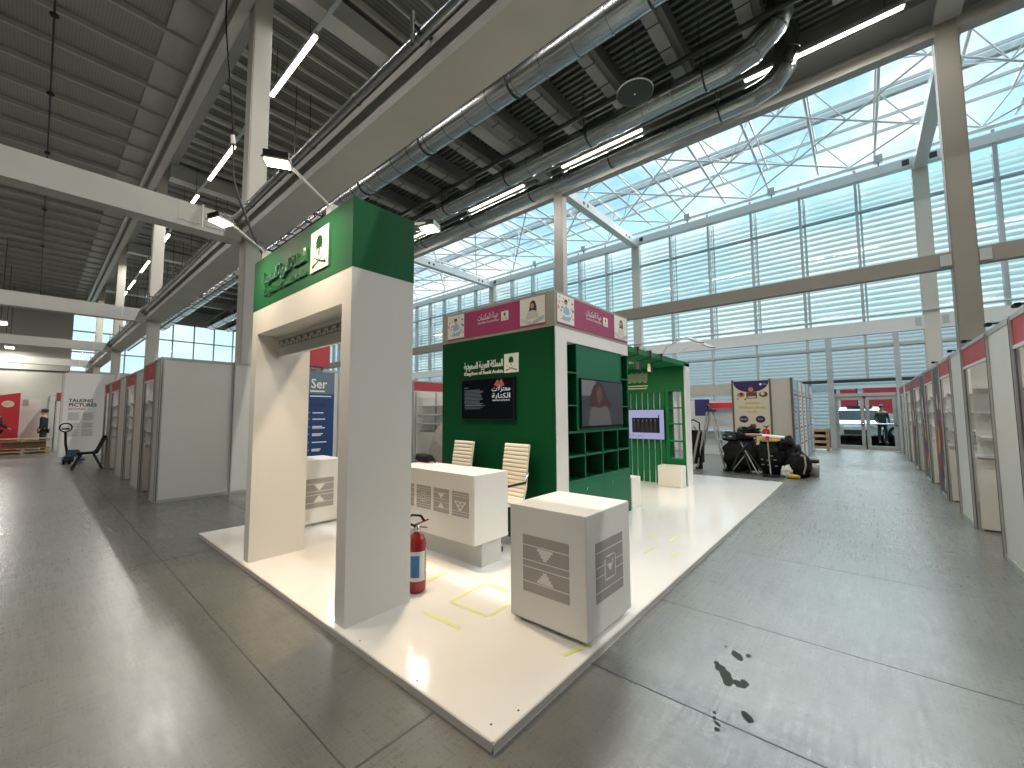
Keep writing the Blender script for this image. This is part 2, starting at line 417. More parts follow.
# cross girders in the left bay
for i, y in enumerate(Y1):
    z0 = 4.93
    c = MB().box(-22, 2.5, y-.2, y+.14, z0, z0+.46, STEEL)
    for x0 in (1.50, 1.90):
        c.box(x0, x0+.33, y-.205, y-.19, z0+.12, z0+.36, GSTEEL if i > 0 else COLM)
        c.box(x0, x0+.33, y-.212, y-.205, z0+.10, z0+.13, WSTEEL)
    c.box(1.85, 1.88, y-.215, y-.19, z0+.05, z0+.5, WSTEEL)
    struct('beam', c, None, f'pale cross girder over the left aisle, {ordn[i]} from the camera', 'girder', bevel=.006)
# row 2 eaves beam and the low tie beam
struct('beam', MB().box(ROW2, ROW2+.3, -24, END, 10.25, 10.52, TAUPE), None, 'pale eaves beam where the dark roof meets the skylight', 'roof beam')
mbm = MB().box(ROW2+.02, ROW2+.22, -24, END, 4.72, 5.08, BACKLITC)
for y in Y2:
    for s in (-1, 1): mbm.box(ROW2-.01, ROW2+.02, y+s*.30-.09, y+s*.30+.09, 4.76, 5.02, GSTEEL)
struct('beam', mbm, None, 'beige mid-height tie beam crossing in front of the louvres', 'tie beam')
# facade beams
for y in (6.11, 2.55, -.95, 12.0, 15.6):
    o = MB().box(FAC-.1, FAC+.1, y-.13, y+.13, 11.0, 11.28, GSTEEL).box(FAC-.03, FAC+.03, y-.02, y+.02, 10.86, 11.0, DARK).build('junction_box'); tag(o, 'small grey box standing on the white top beam of the facade', 'box', 'grey boxes on the facade top beam')
fb = MB().box(FAC-.02, FAC+.28, -24, END, 10.52, 10.86, WSTEEL).tube([(FAC+.1, -24, 11.12), (FAC+.1, END, 11.12)], .07, 10, WSTEEL)
for y in YF:
    for s in (-1, 1): fb.box(FAC-.03, FAC, y+s*.36-.1, y+s*.36+.1, 10.58, 10.80, DARK)
struct('beam', fb, None, 'white top beam of the glass facade below the skylight', 'facade beam')
fl = MB().box(FAC-.02, FAC+.25, -24, END, 4.42, 4.92, WSTEEL).tube([(FAC-.12, -24, 5.08), (FAC-.12, END, 5.08)], .035, 8, GSTEEL)
for y in YF:
    for s in (-1, 1): fl.box(FAC-.04, FAC, y+s*.34-.08, y+s*.34+.08, 4.55, 4.85, GSTEEL)
struct('beam', fl, None, 'white lower beam of the glass facade with a rail on top', 'facade beam')

# ------------------------------------------------------------ roof decks
def ribbed(x0, x1, y0, y1, z, pitch, depth, along, m, top=.12):
    mb = MB(); a0, a1 = (x0, x1) if along == 'Y' else (y0, y1)
    n = int((a1-a0)/pitch)
    for i in range(n):
        a = a0+i*pitch; w = pitch*.4
        if along == 'Y': mb.box(a, a+w, y0, y1, z-depth, z, RIB)
        else: mb.box(x0, x1, a, a+w, z-depth, z, m)
    mb.box(x0, x1, y0, y1, z, z+top, m)
    return mb
struct('ceiling', MB().box(3.1, 6.5, -24, END, 11.26, 11.4, DECKM), None, 'grey ribbed roof deck just right of the low girder', 'roof deck')
struct('ceiling', ribbed(6.5, ROW2+.2, -24, END, 11.35, .21, .10, 'Y', DECK), None, 'dark ribbed metal roof deck over the stand', 'roof deck')
struct('ceiling', MB().box(-24, 3.1, -24, END, 11.05, 11.2, DECKL), None, 'dark perforated metal roof deck over the left aisle', 'roof deck')
struct('trim_1', MB().box(1.62, 2.3, -24, END, 10.98, 11.04, STEEL), None, 'pale plain strip along the edge of the left roof', 'roof strip')
for k, (xa, xb) in enumerate(((-24, 2.3),)):
    mb = MB(); y = -20.
    while y < END: mb.box(xa, xb, y, y+.07, 10.9, 11.04); y += 1.3
    struct('beam', mb, STEEL, 'row of slim roof purlins over the left aisle', 'purlins')
mb = MB(); y = -19.9
while y < END:
    mb.box(3.1, 6.6, y, y+.09, 11.1, 11.25, COLM).box(3.1, 6.6, y+.6, y+.65, 11.15, 11.25, COLM).box(3.1, 6.6, y+1.2, y+1.25, 11.15, 11.25, COLM); y += 1.775
struct('beam', mb, None, 'slim purlins under the dark ribbed roof', 'purlins')
# box-section secondary beams over the stand
for i in range(26):
    y = 3.2+(i-5)*1.73
    if y < -8: continue
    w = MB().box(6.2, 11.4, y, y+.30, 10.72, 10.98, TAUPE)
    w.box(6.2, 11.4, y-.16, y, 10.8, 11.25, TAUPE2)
    for x in (8.4, 9.15, 10.0, 10.7): w.box(x, x+.03, y-.01, y+.31, 10.71, 10.99, DARK)
    struct('beam', w, None, 'pale box-section roof beam with jointed panels under the dark deck', 'roof beam')['group'] = 'box-section beams under the dark ribbed roof'
for y in Y2[1:]:
    struct('beam', MB().box(2.9, ROW2, y-.25, y+.2, 10.5, 11.0, STEEL), None, 'deep main roof beam crossing above the girder', 'roof beam')['group'] = 'deep main roof beams'
struct('beam', MB().tube([(10.2, -10, 10.35), (10.2, END-1, 10.35)], .07, 8, DARK), None, 'dark round rail under the roof beside the middle duct', 'roof rail')
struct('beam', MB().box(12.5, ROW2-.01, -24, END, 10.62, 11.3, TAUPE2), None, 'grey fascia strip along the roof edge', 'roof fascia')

# ------------------------------------------------------------ skylight
rt = MB(); zl, zu = 11.25, 12.35
X0, DX = 13.8, 1.8
def lown(i, j): return V((X0-.1+1.775*i, -.1+1.775*j-1.775*12, zl))
J = 40
for i in range(5):
    for j in range(J):
        if (i+j) % 2: continue
        a = lown(i, j)
        for di, dj in ((1, 1), (1, -1)):
            if i+di < 5 and 0 <= j+dj < J: rt.tube([a, lown(i+di, j+dj)], .034, 6, WSTEEL, cap=False)
        # webs to the upper chords
        for sx, sy in ((.9, .9), (-.9, .9), (.9, -.9), (-.9, -.9)):
            u = V((a.x+sx, a.y+sy, zu-.1))
            if ROW2 < u.x < FAC+.6 and ((i+j//2) % 2 or sy > 0): rt.tube([a, u], .022, 5, WSTEEL, cap=False)
struct('roof_truss', rt, None, 'white tubular space frame crossing under the glass roof', 'roof truss')
sk = MB(); sg = MB()
y = -22.
k = -12
while True:
    y = .9+1.775*k-.0
    if y > END: break
    sk.tube([(ROW2+.2, y, zl+.15), (FAC+.3, y, zl+.15)], .045, 6, WSTEEL, cap=False)
    sk.box(ROW2+.2, FAC+.4, y-.025, y+.025, zu, zu+.14, WSTEEL)
    k += 1
for x in (ROW2+.2, 14.6, 16.4, 18.2, 20.0, FAC+.4): sk.box(x-.03, x+.03, -24, END, zu+.02, zu+.12, WSTEEL)
for x in (15.5, 18.9): sk.box(x-.10, x+.10, -24, END, zu+.14, zu+.34, WSTEEL)
sk.box(ROW2+.1, ROW2+.22, -24, END, 10.52, 11.0, WSTEEL)
sg.box(ROW2+.2, FAC+.4, -24, END, zu+.14, zu+.15, ROOFGLASS)
wn = thing('window_1', 'long glass skylight with white glazing bars', 'skylight', (17, 12, zu)); wn['kind'] = 'structure'
sk.build('window_frame', None, wn); sg.build('glass_pane', None, wn)

# ------------------------------------------------------------ glass facade with louvres, bay by bay
bays = list(zip(YF, YF[1:]+[END]))
for bi, (ya, yb) in enumerate(bays):
    w = thing(f'window_{bi+2}', ['tall louvred glass bay right of the exit column', 'tall louvred glass bay between the exit column and the canopy', 'tall louvred glass bay behind the sign tower', 'tall louvred glass bay behind the portal', 'tall louvred glass bay seen past the portal', 'tall louvred glass bay beside the end wall'][bi], 'window', (FAC+.3, (ya+yb)/2, 0)); w['kind'] = 'structure'
    n = 6; st = (yb-ya)/n; fr = MB(); off = .18
    for k in range(n+1):
        y = ya+k*st
        if 0 < k < n:
            fr.box(FAC+.05, FAC+.3, y-.045, y+.045, 2.6 if -1 < y < .9 else 0, 11., GSTEEL)
            fr.box(FAC+.3, FAC+.34, y-.12, y-.09, 5, 11., WSTEEL); fr.box(FAC+.55, FAC+.62, y-.16, y-.10, 4.9, 10.6, WSTEEL)
    fr.box(FAC+.1, FAC+.3, ya, yb, 9.28, 9.35, GSTEEL)
    for z in (2.62, 3.92): fr.box(FAC+.0, FAC+.3, ya, yb, z, z+.08, GSTEEL)
    fr.build('window_frame', None, w)
    MB().box(FAC+.2, FAC+.215, ya, yb, 2.7, 11., GLASS).build('glass_pane', None, w)
    lv = MB(); z = 5.0
    while z < 10.4:
        M = Matrix.Translation((FAC+.75, 0, z)) @ Matrix.Rotation(math.radians(-62), 4, 'Y')
        lv.box(-.085, .085, ya+.02, yb-.02, -.008, .008, mat('louvre_white', (.80, .86, .87), .45), M); z += .225
    lv.build('louvre_blind', None, w)
# lower glass leaves room for the exit doors
lg = MB().box(FAC+.2, FAC+.215, .95, END, 0, 2.62, GLASS).box(FAC+.2, FAC+.215, -24, -1.05, 0, 2.62, GLASS).box(FAC+.2, FAC+.215, -1.05, .95, 2.12, 2.62, GLASS)
struct('window_8', lg, None, 'clear glass strip at the foot of the facade', 'window')
# exit doors
for di, (ya, yb) in enumerate(((-.06, .82), (-.98, -.10))):
    d = thing(f'door_{di+1}', ['left glass leaf of the exit door', 'right glass leaf of the exit door'][di], 'door', (FAC, (ya+yb)/2, 0)); d['kind'] = 'structure'
    fr = MB().box(FAC+.05, FAC+.13, ya, ya+.11, .02, 2.06).box(FAC+.05, FAC+.13, yb-.11, yb, .02, 2.06).box(FAC+.05, FAC+.13, ya+.11, yb-.11, 1.92, 2.06).box(FAC+.05, FAC+.13, ya+.11, yb-.11, .02, .17)
    fr.build('door_frame', ALU, d, bevel=.008)
    MB().box(FAC+.08, FAC+.092, ya+.11, yb-.11, .17, 1.92, GLASS).build('glass_pane', None, d)
    MB().tube([(FAC-.02, ya+.02, 1.0), (FAC-.02, yb-.02, 1.0)], .022, 8, CHROME).box(FAC-.02, FAC+.06, ya+.02, ya+.1, .96, 1.05, DARK).build('push_bar', None, d)
df = MB().box(FAC, FAC+.2, .82, .98, 0, 2.15, ALU).box(FAC, FAC+.2, -1.1, -.98, 0, 2.15, ALU).box(FAC, FAC+.2, -1.1, .98, 2.06, 2.18, ALU).box(FAC+.02, FAC+.06, -.13, -.04, 1.98, 2.08, DARK).box(FAC-.06, FAC, .8, 1.0, 0, 4.4, GSTEEL).box(FAC-.06, FAC, -1.16, -1.0, 0, 4.4, GSTEEL)
df.box(FAC-.05, FAC+.05, -6, 9, 2.60, 2.72, DARK)
struct('trim_2', df, None, 'grey metal surround of the exit doors', 'door surround')
# end wall, left wall
ew = MB().box(-24, 1.6, END, END+.3, 0, 11.2, mat('end_wall_paint', (.50, .48, .42), .7, var=.04, vscale=.5))
ew.box(1.6, FAC+.3, END, END+.3, 0, 5.0).box(1.6, FAC+.3, END, END+.3, 10.0, 11.5)
ew.box(-24, 1.6, END-.12, END, 5.6, 6.0, STEEL).box(-24, 1.6, END-.06, END, 4.9, 5.0, DARK)
struct('wall_back', ew, None, 'beige end wall at the far left end of the hall', 'wall')
w = thing('window_9', 'high glazed strip in the far end wall', 'window', (10, END, 7.5)); w['kind'] = 'structure'
fr = MB()
for k in range(13): fr.box(1.6+k*1.58, 1.68+k*1.58, END, END+.2, 5, 10, GSTEEL)
for z in (5, 6.6, 8.3, 9.9): fr.box(1.6, FAC+.3, END, END+.2, z, z+.09, GSTEEL)
fr.build('window_frame', None, w); MB().box(1.6, FAC+.3, END+.1, END+.11, 5, 10, GLASS).build('glass_pane', None, w)
struct('wall_left', MB().box(-24.3, -24, -24, END, 0, 11.2, MATS['end_wall_paint']), None, 'beige side wall beyond the left aisle', 'wall')
struct('wall_front', MB().box(-24, FAC, -24.3, -24, 0, 12, MATS['end_wall_paint']), None, 'beige wall behind the camera', 'wall')

# ------------------------------------------------------------ ducts
def duct(label, path, r, seam, z_roof=11.2, hang=None):
    d = thing('air_duct', label, 'duct', path[0])
    mb = MB().tube(path, r, 20, DUCT)
    a, b = V(path[0]), V(path[1]); L = (b-a).length; t = (b-a)/L; s = .4
    while s < L:
        mb.tube([a+t*s, a+t*(s+.035)], r*1.05, 20, DUCT); s += seam
    for q, p in zip(path[1:-1], path[2:]):
        q = V(q); p = V(p); tt = (p-q).normalized(); mb.tube([q-tt*.02, q+tt*.02], r*1.04, 20, DUCT)
    mb.build('duct_pipe', None, d)
    s = 1.5
    while s < L:
        p = a+t*s
        MB().tube([p+V((-r-.02, 0, 0)), (p.x-r-.02, p.y, z_roof)], .012, 6, DARK).tube([p+V((r+.02, 0, 0)), (p.x+r+.02, p.y, z_roof)], .012, 6, DARK).tube([p, p+t*.04], r*1.07, 20, DARK).build('hanger', None, d)
        s += (hang or 3.3)
    return d
duct('silver round duct hugging the right side of the low girder', [(6.99, END-1, 9.3), (6.99, -14, 9.3)], .33, .8)
duct('silver round duct rising in an elbow, left of the two', [(10.6, END-1, 9.9), (10.6, 2.1, 9.9), (10.6, 1.55, 10.0), (10.6, 1.12, 10.32), (10.6, .92, 10.75), (10.6, .88, 11.25)], .31, .8)
duct('silver round duct rising in an elbow next to the skylight', [(12.0, END-1, 9.85), (12.0, 1.75, 9.85), (12.0, 1.35, 9.95), (12.0, 1.08, 10.22), (12.0, .98, 10.6), (12.0, .98, 11.25)], .27, .8)

# hanging round loudspeaker
sp = thing('ceiling_speaker', 'round black disc speaker hanging under the roof ducts', 'speaker', (8.25, 3.45, 8.5))
MB().lathe([(.02, .10), (.30, .08), (.385, .03), (.385, 0), (.36, -.005), (.02, -.01)], (8.25, 3.45, 8.5), 36, mat('speaker_grille', (.05, .05, .052), .6, bump=.4, bscale=60)).build('body', None, sp)
MB().lathe([(.36, .0), (.39, .0), (.39, .035), (.36, .035)], (8.25, 3.45, 8.5), 36, ALU).build('rim', None, sp)
MB().lathe([(.001, -.03), (.02, -.025), (.03, 0), (.001, .0)], (8.25, 3.45, 8.5), 12, CHROME).build('centre_cap', None, sp)
for a in range(3):
    an = a*2.1; MB().tube([(8.25+.2*math.cos(an), 3.45+.2*math.sin(an), 8.58), (8.25, 3.45, 9.6)], .006, 5, DARK).build('wire', None, sp)
MB().tube([(8.25, 3.45, 9.6), (8.25, 3.45, 11.25)], .01, 5, DARK).build('cable', None, sp)

# ------------------------------------------------------------ ceiling lights
def tube_light(x, y0, y1, z, zr, power, label, group, w=.09):
    t = thing('ceiling_light', label, 'ceiling light', (x, (y0+y1)/2, z), group)
    MB().box(x-w*.6, x+w*.6, y0-.03, y1+.03, z+.02, z+.09, WSTEEL).build('housing', None, t)
    MB().box(x-w/2, x+w/2, y0, y1, z-.02, z+.02, LED).build('diffuser', None, t)
    MB().tube([(x, y0+.3, z+.09), (x, y0+.3, zr)], .008, 5, DARK).tube([(x, y1-.3, z+.09), (x, y1-.3, zr)], .008, 5, DARK).build('hanger', None, t)
    l = bpy.data.lights.new('lamp_glow', 'AREA'); l.shape = 'RECTANGLE'; l.size = w; l.size_y = y1-y0; l.energy = power; l.color = (1, .965, .91)
    lo = bpy.data.objects.new('lamp_glow', l); COL.objects.link(lo); lo.parent = t; lo.location = (0, 0, -.03)
PW = 145
for i, (a, b) in enumerate(((-12., -9.4), (-6.8, -4.2), (-1.6, 1.0), (3.5, 6.1), (8.85, 11.45), (14.6, 17.4), (19.0, 21.6), (24.2, 26.8), (29.3, 31.9), (34.2, 36.8), (37.8, 40.4))):
    tube_light(3.66, a, b, 9.9, 11.2, PW, 'slim bright LED batten in the row left of the low girder', 'LED battens left of the girder')
for i, (a, b) in enumerate(((-12, -9.2), (-6.5, -3.7), (-1.06, 1.8), (4.48, 7.24), (8.92, 11.74), (14.4, 17.2), (19.9, 22.7), (25.4, 28.2), (31, 33.8))):
    tube_light(12.12, a*1.09, b*1.09, 10.46, 11.2, PW, 'slim bright LED batten between the two rear ducts', 'LED battens between the ducts')
struct('beam', MB().box(3.62, 3.70, -14, 45, 10.0, 10.05, GSTEEL), None, 'thin rail carrying the left row of battens', 'lighting rail')
struct('beam', MB().box(12.08, 12.16, -14, 40, 10.56, 10.61, GSTEEL), None, 'thin rail carrying the row of battens between ducts', 'lighting rail')
for y in (-16, -8, 0, 8, 16, 24):  # unseen batten row, added to raise the light in the hall
    tube_light(-4.2, y, y+2.6, 9.9, 11.0, PW*1.1, 'slim LED batten high over the left aisle', 'LED battens over the left aisle')
for i, (y, x) in enumerate(((35., -1.42), (41., -1.42), (47., -1.42))):
    tube_light(x, y-1.0, y, 6.4, 11.0, 120, 'short glaring lamp under the far left roof', 'glaring lamps at the far left', w=.4)
# thin dark drop line on the left roof
dl = thing('sprinkler_line', 'thin black line of cable running under the left roof', 'cable', (-.17, 10, 10.6))
MB().tube([(-.17, -10, 10.6), (-.17, END-1, 10.6)], .022, 6, DARK).build('line', None, dl)
for y in (2, 9, 13.5, 17, 21, 27, 33): MB().lathe([(.05, -.1), (.09, -.05), (.05, 0)], (-.17, y, 10.62), 10, DARK).build('fitting', None, dl)

# ------------------------------------------------------------ emblem and icon drawing
def emblem(mb, fr, w, h, off, ink):
    """palm over two crossed blades"""
    cx = w/2
    for k in range(11):
        a = math.radians(-35+k*25); c = (cx, h*.64); L1 = h*.235; hw = math.radians(13)
        mb.poly2(fr, [c, (c[0]+math.cos(a-hw)*L1*.62, c[1]+math.sin(a-hw)*L1*.75), (c[0]+math.cos(a)*L1*.82, c[1]+math.sin(a)*L1), (c[0]+math.cos(a+hw)*L1*.62, c[1]+math.sin(a+hw)*L1*.75)], off+.0002*(k % 2), ink)
    mb.poly2(fr, [(cx+h*.12*math.cos(k*PI/6), h*.65+h*.13*math.sin(k*PI/6)) for k in range(12)], off+.0004, ink)
    mb.poly2(fr, [(cx-w*.03, h*.36), (cx+w*.03, h*.36), (cx+w*.022, h*.66), (cx-w*.022, h*.66)], off, ink)
    for s in (-1, 1):
        pts = []; n = 8
        for i in range(n+1):
            t = i/n; x = cx+s*(-.36+.72*t)*w; y = h*(.14+.26*t*t+.02*math.sin(t*PI)); pts.append((x, y, .024*h*(1.25-t)))
        P = [(x, y+q) for x, y, q in pts]+[(x, y-q) for x, y, q in reversed(pts)]
        if s > 0: P.reverse()
        mb.poly2(fr, list(reversed(P)) if s < 0 else list(reversed(P)), off, ink)
        hx = cx-s*.33*w; mb.rect2(fr, hx-.05*w, hx+.05*w, h*.10, h*.15, off, ink)

def icon(mb, fr, w, h, kind, bg, ln):
    mb.rect2(fr, 0, w, 0, h, .002, bg, .002); t = h*.018; o = .0035
    def hl(y, x0=0, x1=w): mb.rect2(fr, x0, x1, y-t/2, y+t/2, o, ln)
    def step(cx, y0, dirn, W, H, n=4):
        for k in range(n):
            ww = W*(1-k/n)
            ya = y0+dirn*H*k/n; yb = y0+dirn*H*(k+1)/n
            mb.rect2(fr, cx-ww/2, cx+ww/2, min(ya, yb), max(ya, yb), o, ln)
    if kind == 'tri':
        for f in (.18, .44, .56, .82): hl(h*f)
        step(w/2, h*.80, -1, w*.34, h*.20); step(w/2, h*.20, 1, w*.34, h*.20)
    elif kind == 'square':
        for f in (.17, .83): hl(h*f)
        for f in (.42, .58): hl(h*f, 0, w*.3); hl(h*f, w*.7, w)
        a = .29
        for (x0, x1, y0, y1) in ((a, 1-a, a, a+.03), (a, 1-a, 1-a-.03, 1-a), (a, a+.035, a, 1-a), (1-a-.035, 1-a, a, 1-a)): mb.rect2(fr, x0*w, x1*w, y0*h, y1*h, o, ln)
        step(w*.5, h*.56, -1, w*.2, h*.12, 3); mb.rect2(fr, w*.56, w*.62, h*.5, h*.62, o, ln)
    elif kind == 'spiral':
        for f in (.1, .2, .8, .9): hl(h*f)
        for a in (.3, .4):
            for (x0, x1, y0, y1) in ((a, 1-a, a, a+.03), (a, 1-a, 1-a-.03, 1-a), (a, a+.03, a, 1-a), (1-a-.03, 1-a, a, 1-a)): mb.rect2(fr, x0*w, x1*w, y0*h, y1*h, o, ln)
        for f in (.4, .5, .6): hl(h*f, 0, w*.25); hl(h*f, w*.75, w)
    else:
        for f in (.1, .2, .8, .9): hl(h*f)
        for cx, cy in ((.25, .6), (.5, .6), (.75, .6), (.375, .46), (.625, .46), (.5, .32)):
            step(cx*w, cy*h, 1 if False else -1, w*.2, h*.1, 3); mb.rect2(fr, (cx-.1)*w, (cx-.05)*w, cy*h, (cy+.04)*h, o, ln); mb.rect2(fr, (cx+.05)*w, (cx+.1)*w, cy*h, (cy+.04)*h, o, ln)

# ------------------------------------------------------------ platform
H = .042
pl = thing('stand_platform', 'low glossy white platform carrying the whole stand', 'platform', (1.38, 1.30, 0))
MB().box(1.385, 10.02, 1.305, 6.20, .004, H, GLOSSW).build('deck', None, pl)
MB().box(1.372, 1.385, 1.292, 6.21, .0, H+.001, EDGE).box(1.372, 10.03, 1.292, 1.305, .0, H+.001, EDGE).box(10.02, 10.03, 1.305, 6.21, 0, H+.001, EDGE).box(1.385, 10.02, 6.20, 6.21, 0, H+.001, EDGE).build('edge_strip', None, pl, bevel=.002)
scr = MB()
for x, y in ((1.45, 1.38), (1.40+.2, 1.34), (1.42, 1.9), (1.42, 2.5), (1.42, 5.0)): scr.lathe([(.006, 0), (.006, .001)], (x, y, H), 10, DARK)
scr.build('screw', None, pl)['kind'] = 'stuff'
tps = [((2.14, 2.465), (2.55, 2.50)), ((2.56, 2.45), (2.565, 2.24)), ((2.145, 2.45), (2.17, 2.09)), ((2.19, 2.085), (2.40, 2.10)), ((1.92, 2.50), (1.93, 2.12)), ((2.12, 1.42), (2.33, 1.36)),
       ((4.15, 1.765), (4.40, 1.76)), ((4.235, 1.52), (4.44, 1.51)), ((4.66, 1.94), (4.86, 1.94)), ((4.70, 1.71), (4.90, 1.71)), ((2.3, 3.3), (2.62, 3.3)), ((2.2, 2.9), (2.5, 2.95))]
for i, (a, b) in enumerate(tps):
    o = MB().bar((*a, H+.0012), (*b, H+.0012), .032, .0006, TAPE).build('floor_tape')
    tag(o, 'short strip of yellow marking tape stuck on the white platform', 'tape', 'yellow tape strips on the platform')

# ------------------------------------------------------------ portal
P = thing('entrance_portal', 'tall white portal with a green header and raised lettering', 'portal', (1.42, 3.72, H))
x0, x1, ya, yb, zt = 1.42, 1.945, 2.711, 4.735, 3.05
fr = MB().box(x0, x1, ya, ya+.135, H, 2.535).box(x0, x1, yb-.135, yb, H, 2.535).box(x0, x1, ya+.135, yb-.135, 2.287, 2.535)
fr.build('white_frame', WHITEL, P)
MB().box(x0-.002, x1+.002, ya-.002, yb+.002, 2.535, zt).build('green_header', GREEN, P)
lt = MB().box(1.62, 1.66, ya+.135, yb-.135, 2.08, 2.287, WHITEL); lt.build('inner_lintel', None, P)
fz = MB(); F = FX(1.62, yb-.16, 2.165); W = yb-ya-.32
fz.rect2(F, 0, W, 0, .085, .003, GREY, .002)
n = 12
for k in range(n):
    a = k*W/n; s = W/n
    for q in ((.08, .30, .15, .30), (.30, .42, .15, .62), (.42, .62, .5, .62), (.62, .74, .2, .62), (.74, .94, .2, .34)):
        fz.rect2(F, a+q[0]*s, a+q[1]*s, q[2]*.085, (q[3]+.12)*.085, .006, WHITEL, .003)
    fz.rect2(F, a+.85*s, a+.93*s, .2*.085, .8*.085, .006, INK, .002)
fz.rect2(F, 0, W, -.006, .004, .006, WHITEL, .004); fz.rect2(F, 0, W, .081, .091, .006, WHITEL, .004)
fz.build('fretwork_frieze', None, P)
pe = MB(); F = FX(x0, 3.375, 2.625); pe.rect2(F, 0, .315, 0, .335, .012, WHITE, .012); emblem(pe, F, .315, .335, .0135, DGREEN); pe.build('palm_emblem', None, P)
LETG = mat('letter_gloss_green', (.10, .30, .15), .18, .55)
le = MB(); F = FX(x0, 4.44, 2.62)
le.text(F, arabic('المملكة العربية السعودية'), .99, .14, .155, .02, LETG, .02, 'RIGHT', .98, .012)
le.text(F, 'Kingdom of Saudi Arabia', .02, .02, .088, .016, LETG, .016, 'LEFT', .96, .012)
le.build('raised_lettering', None, P)

# floodlights on arms
def floodlight(label, base, head, aim, power, size=.16, group=None):
    t = thing('floodlight', label, 'floodlight', base, group)
    b, h = V(base), V(head); a = V(aim)
    MB().box(b.x-.03, b.x+.03, b.y-.045, b.y+.045, b.z-.03, b.z+.05, WHITE).build('clamp', None, t, bevel=.004)
    MB().tube([b+V((0, 0, .03)), h+V((0, 0, .06))], .011, 8, WSTEEL).build('arm', None, t)
    d = (a-h).normalized(); q = d.to_track_quat('-Z', 'Y').to_matrix().to_4x4(); M = Matrix.Translation(h) @ q
    MB().box(-size/2, size/2, -size*.4, size*.4, 0, .05, BEZEL, M).box(-size/2-.01, size/2+.01, -size*.4-.01, size*.4+.01, -.012, 0, ALU, M).build('lamp_head', None, t, bevel=.004)
    MB().box(-size/2+.008, size/2-.008, -size*.4+.008, size*.4-.008, -.02, -.012, FLOODM, M).build('lens', None, t)
    l = bpy.data.lights.new('lamp_glow', 'AREA'); l.shape = 'RECTANGLE'; l.size = size; l.size_y = size*.8; l.energy = power; l.spread = math.radians(125); l.color = (1, .80, .56)
    lo = bpy.data.objects.new('lamp_glow', l); COL.objects.link(lo); lo.parent = t
    lo.matrix_parent_inverse = Matrix.Identity(4); lo.location = h+d*.03-b; lo.rotation_euler = d.to_track_quat('-Z', 'Y').to_euler()
floodlight('lit floodlight on an arm over the right half of the portal front', (1.45, 3.10, 3.07), (1.03, 3.06, 3.27), (1.20, 3.35, 0.), 8)
floodlight('lit floodlight on an arm at the left end of the portal top', (1.45, 4.50, 3.07), (1.03, 4.42, 3.27), (1.20, 4.1, 0.), 8)
floodlight('lit floodlight hanging out behind the portal', (1.90, 3.05, 3.07), (2.42, 3.12, 3.29), (2.05, 3.0, 0.), 24)
# black cable dropping to the portal
c = thing('power_cable', 'black power cable hanging from the roof to the portal top', 'cable', (1.47, 4.56, 3.08))
pts = [(1.47, 4.58, 3.06), (1.62, 5.6, 3.75), (1.85, 7.2, 5.0), (2.1, 8.4, 6.0), (2.18, 8.75, 6.6), (2.2, 9.1, 7.7), (2.2, 9.5, 8.9), (2.2, 9.75, 9.77), (2.2, 9.77, 10.3)]
sm = []
for i in range(len(pts)-1):
    a = V(pts[max(i-1, 0)]); b = V(pts[i]); d = V(pts[i+1]); e = V(pts[min(i+2, len(pts)-1)])
    for k in range(4):
        t = k/4; sm.append(.5*((2*b)+(d-a)*t+(2*a-5*b+4*d-e)*t*t+(3*b-a-3*d+e)*t**3))
sm.append(V(pts[-1])); MB().tube(sm, .015, 8, BLACK).build('wire', None, c)
MB().tube([(2.17, 8.73, 6.55), (2.18, 8.8, 6.75)], .04, 8, WHITE).build('plug', None, c)

# ------------------------------------------------------------ podiums and desk
def podium(label, x, y, s, z0, z1, icons):
    t = thing('podium', label, 'podium', (x, y, H))
    MB().box(x, x+s, y, y+s, z0, z1, WHITE).build('body', None, t, bevel=.003)
    MB().box(x+.05, x+s-.05, y+.05, y+s-.05, H, z0, EDGE).build('plinth', None, t)
    a = MB(); F = FX(x, y+s-.115, z0+.19); icon(a, F, .375, .375, 'tri', GREY, WHITE); a.build('patterned_panel', None, t)
    a = MB(); F = FY(x+.115, y, z0+.19); icon(a, F, .38, .375, icons, GREY, WHITE); a.build('patterned_panel', None, t)
podium('white cube podium with grey motifs on the near corner of the platform', 2.252, 1.335, .615, .08, .835, 'square')
podium('white cube podium seen through the portal, before the blue banner', 2.17, 5.45, .62, .08, .88, 'tri')
d = thing('reception_desk', 'long white reception desk with a row of grey motifs', 'desk', (2.66, 2.74, H))
MB().box(2.66, 3.13, 2.74, 5.0, .27, .905, WHITE).build('body', None, d, bevel=.004)
MB().box(2.79, 3.06, 2.77, 4.95, H, .27, mat('plinth_grey', (.56, .57, .54), .12)).build('plinth', None, d)
k = 0; y = 3.045
for kind in ('snow', 'tri', 'spiral', 'square', 'tri', 'snow', 'spiral'):
    a = MB(); F = FX(2.66, y, .51); icon(a, F, .235, .23, kind, GREY, WHITE); a.build('patterned_panel', None, d); y += .28

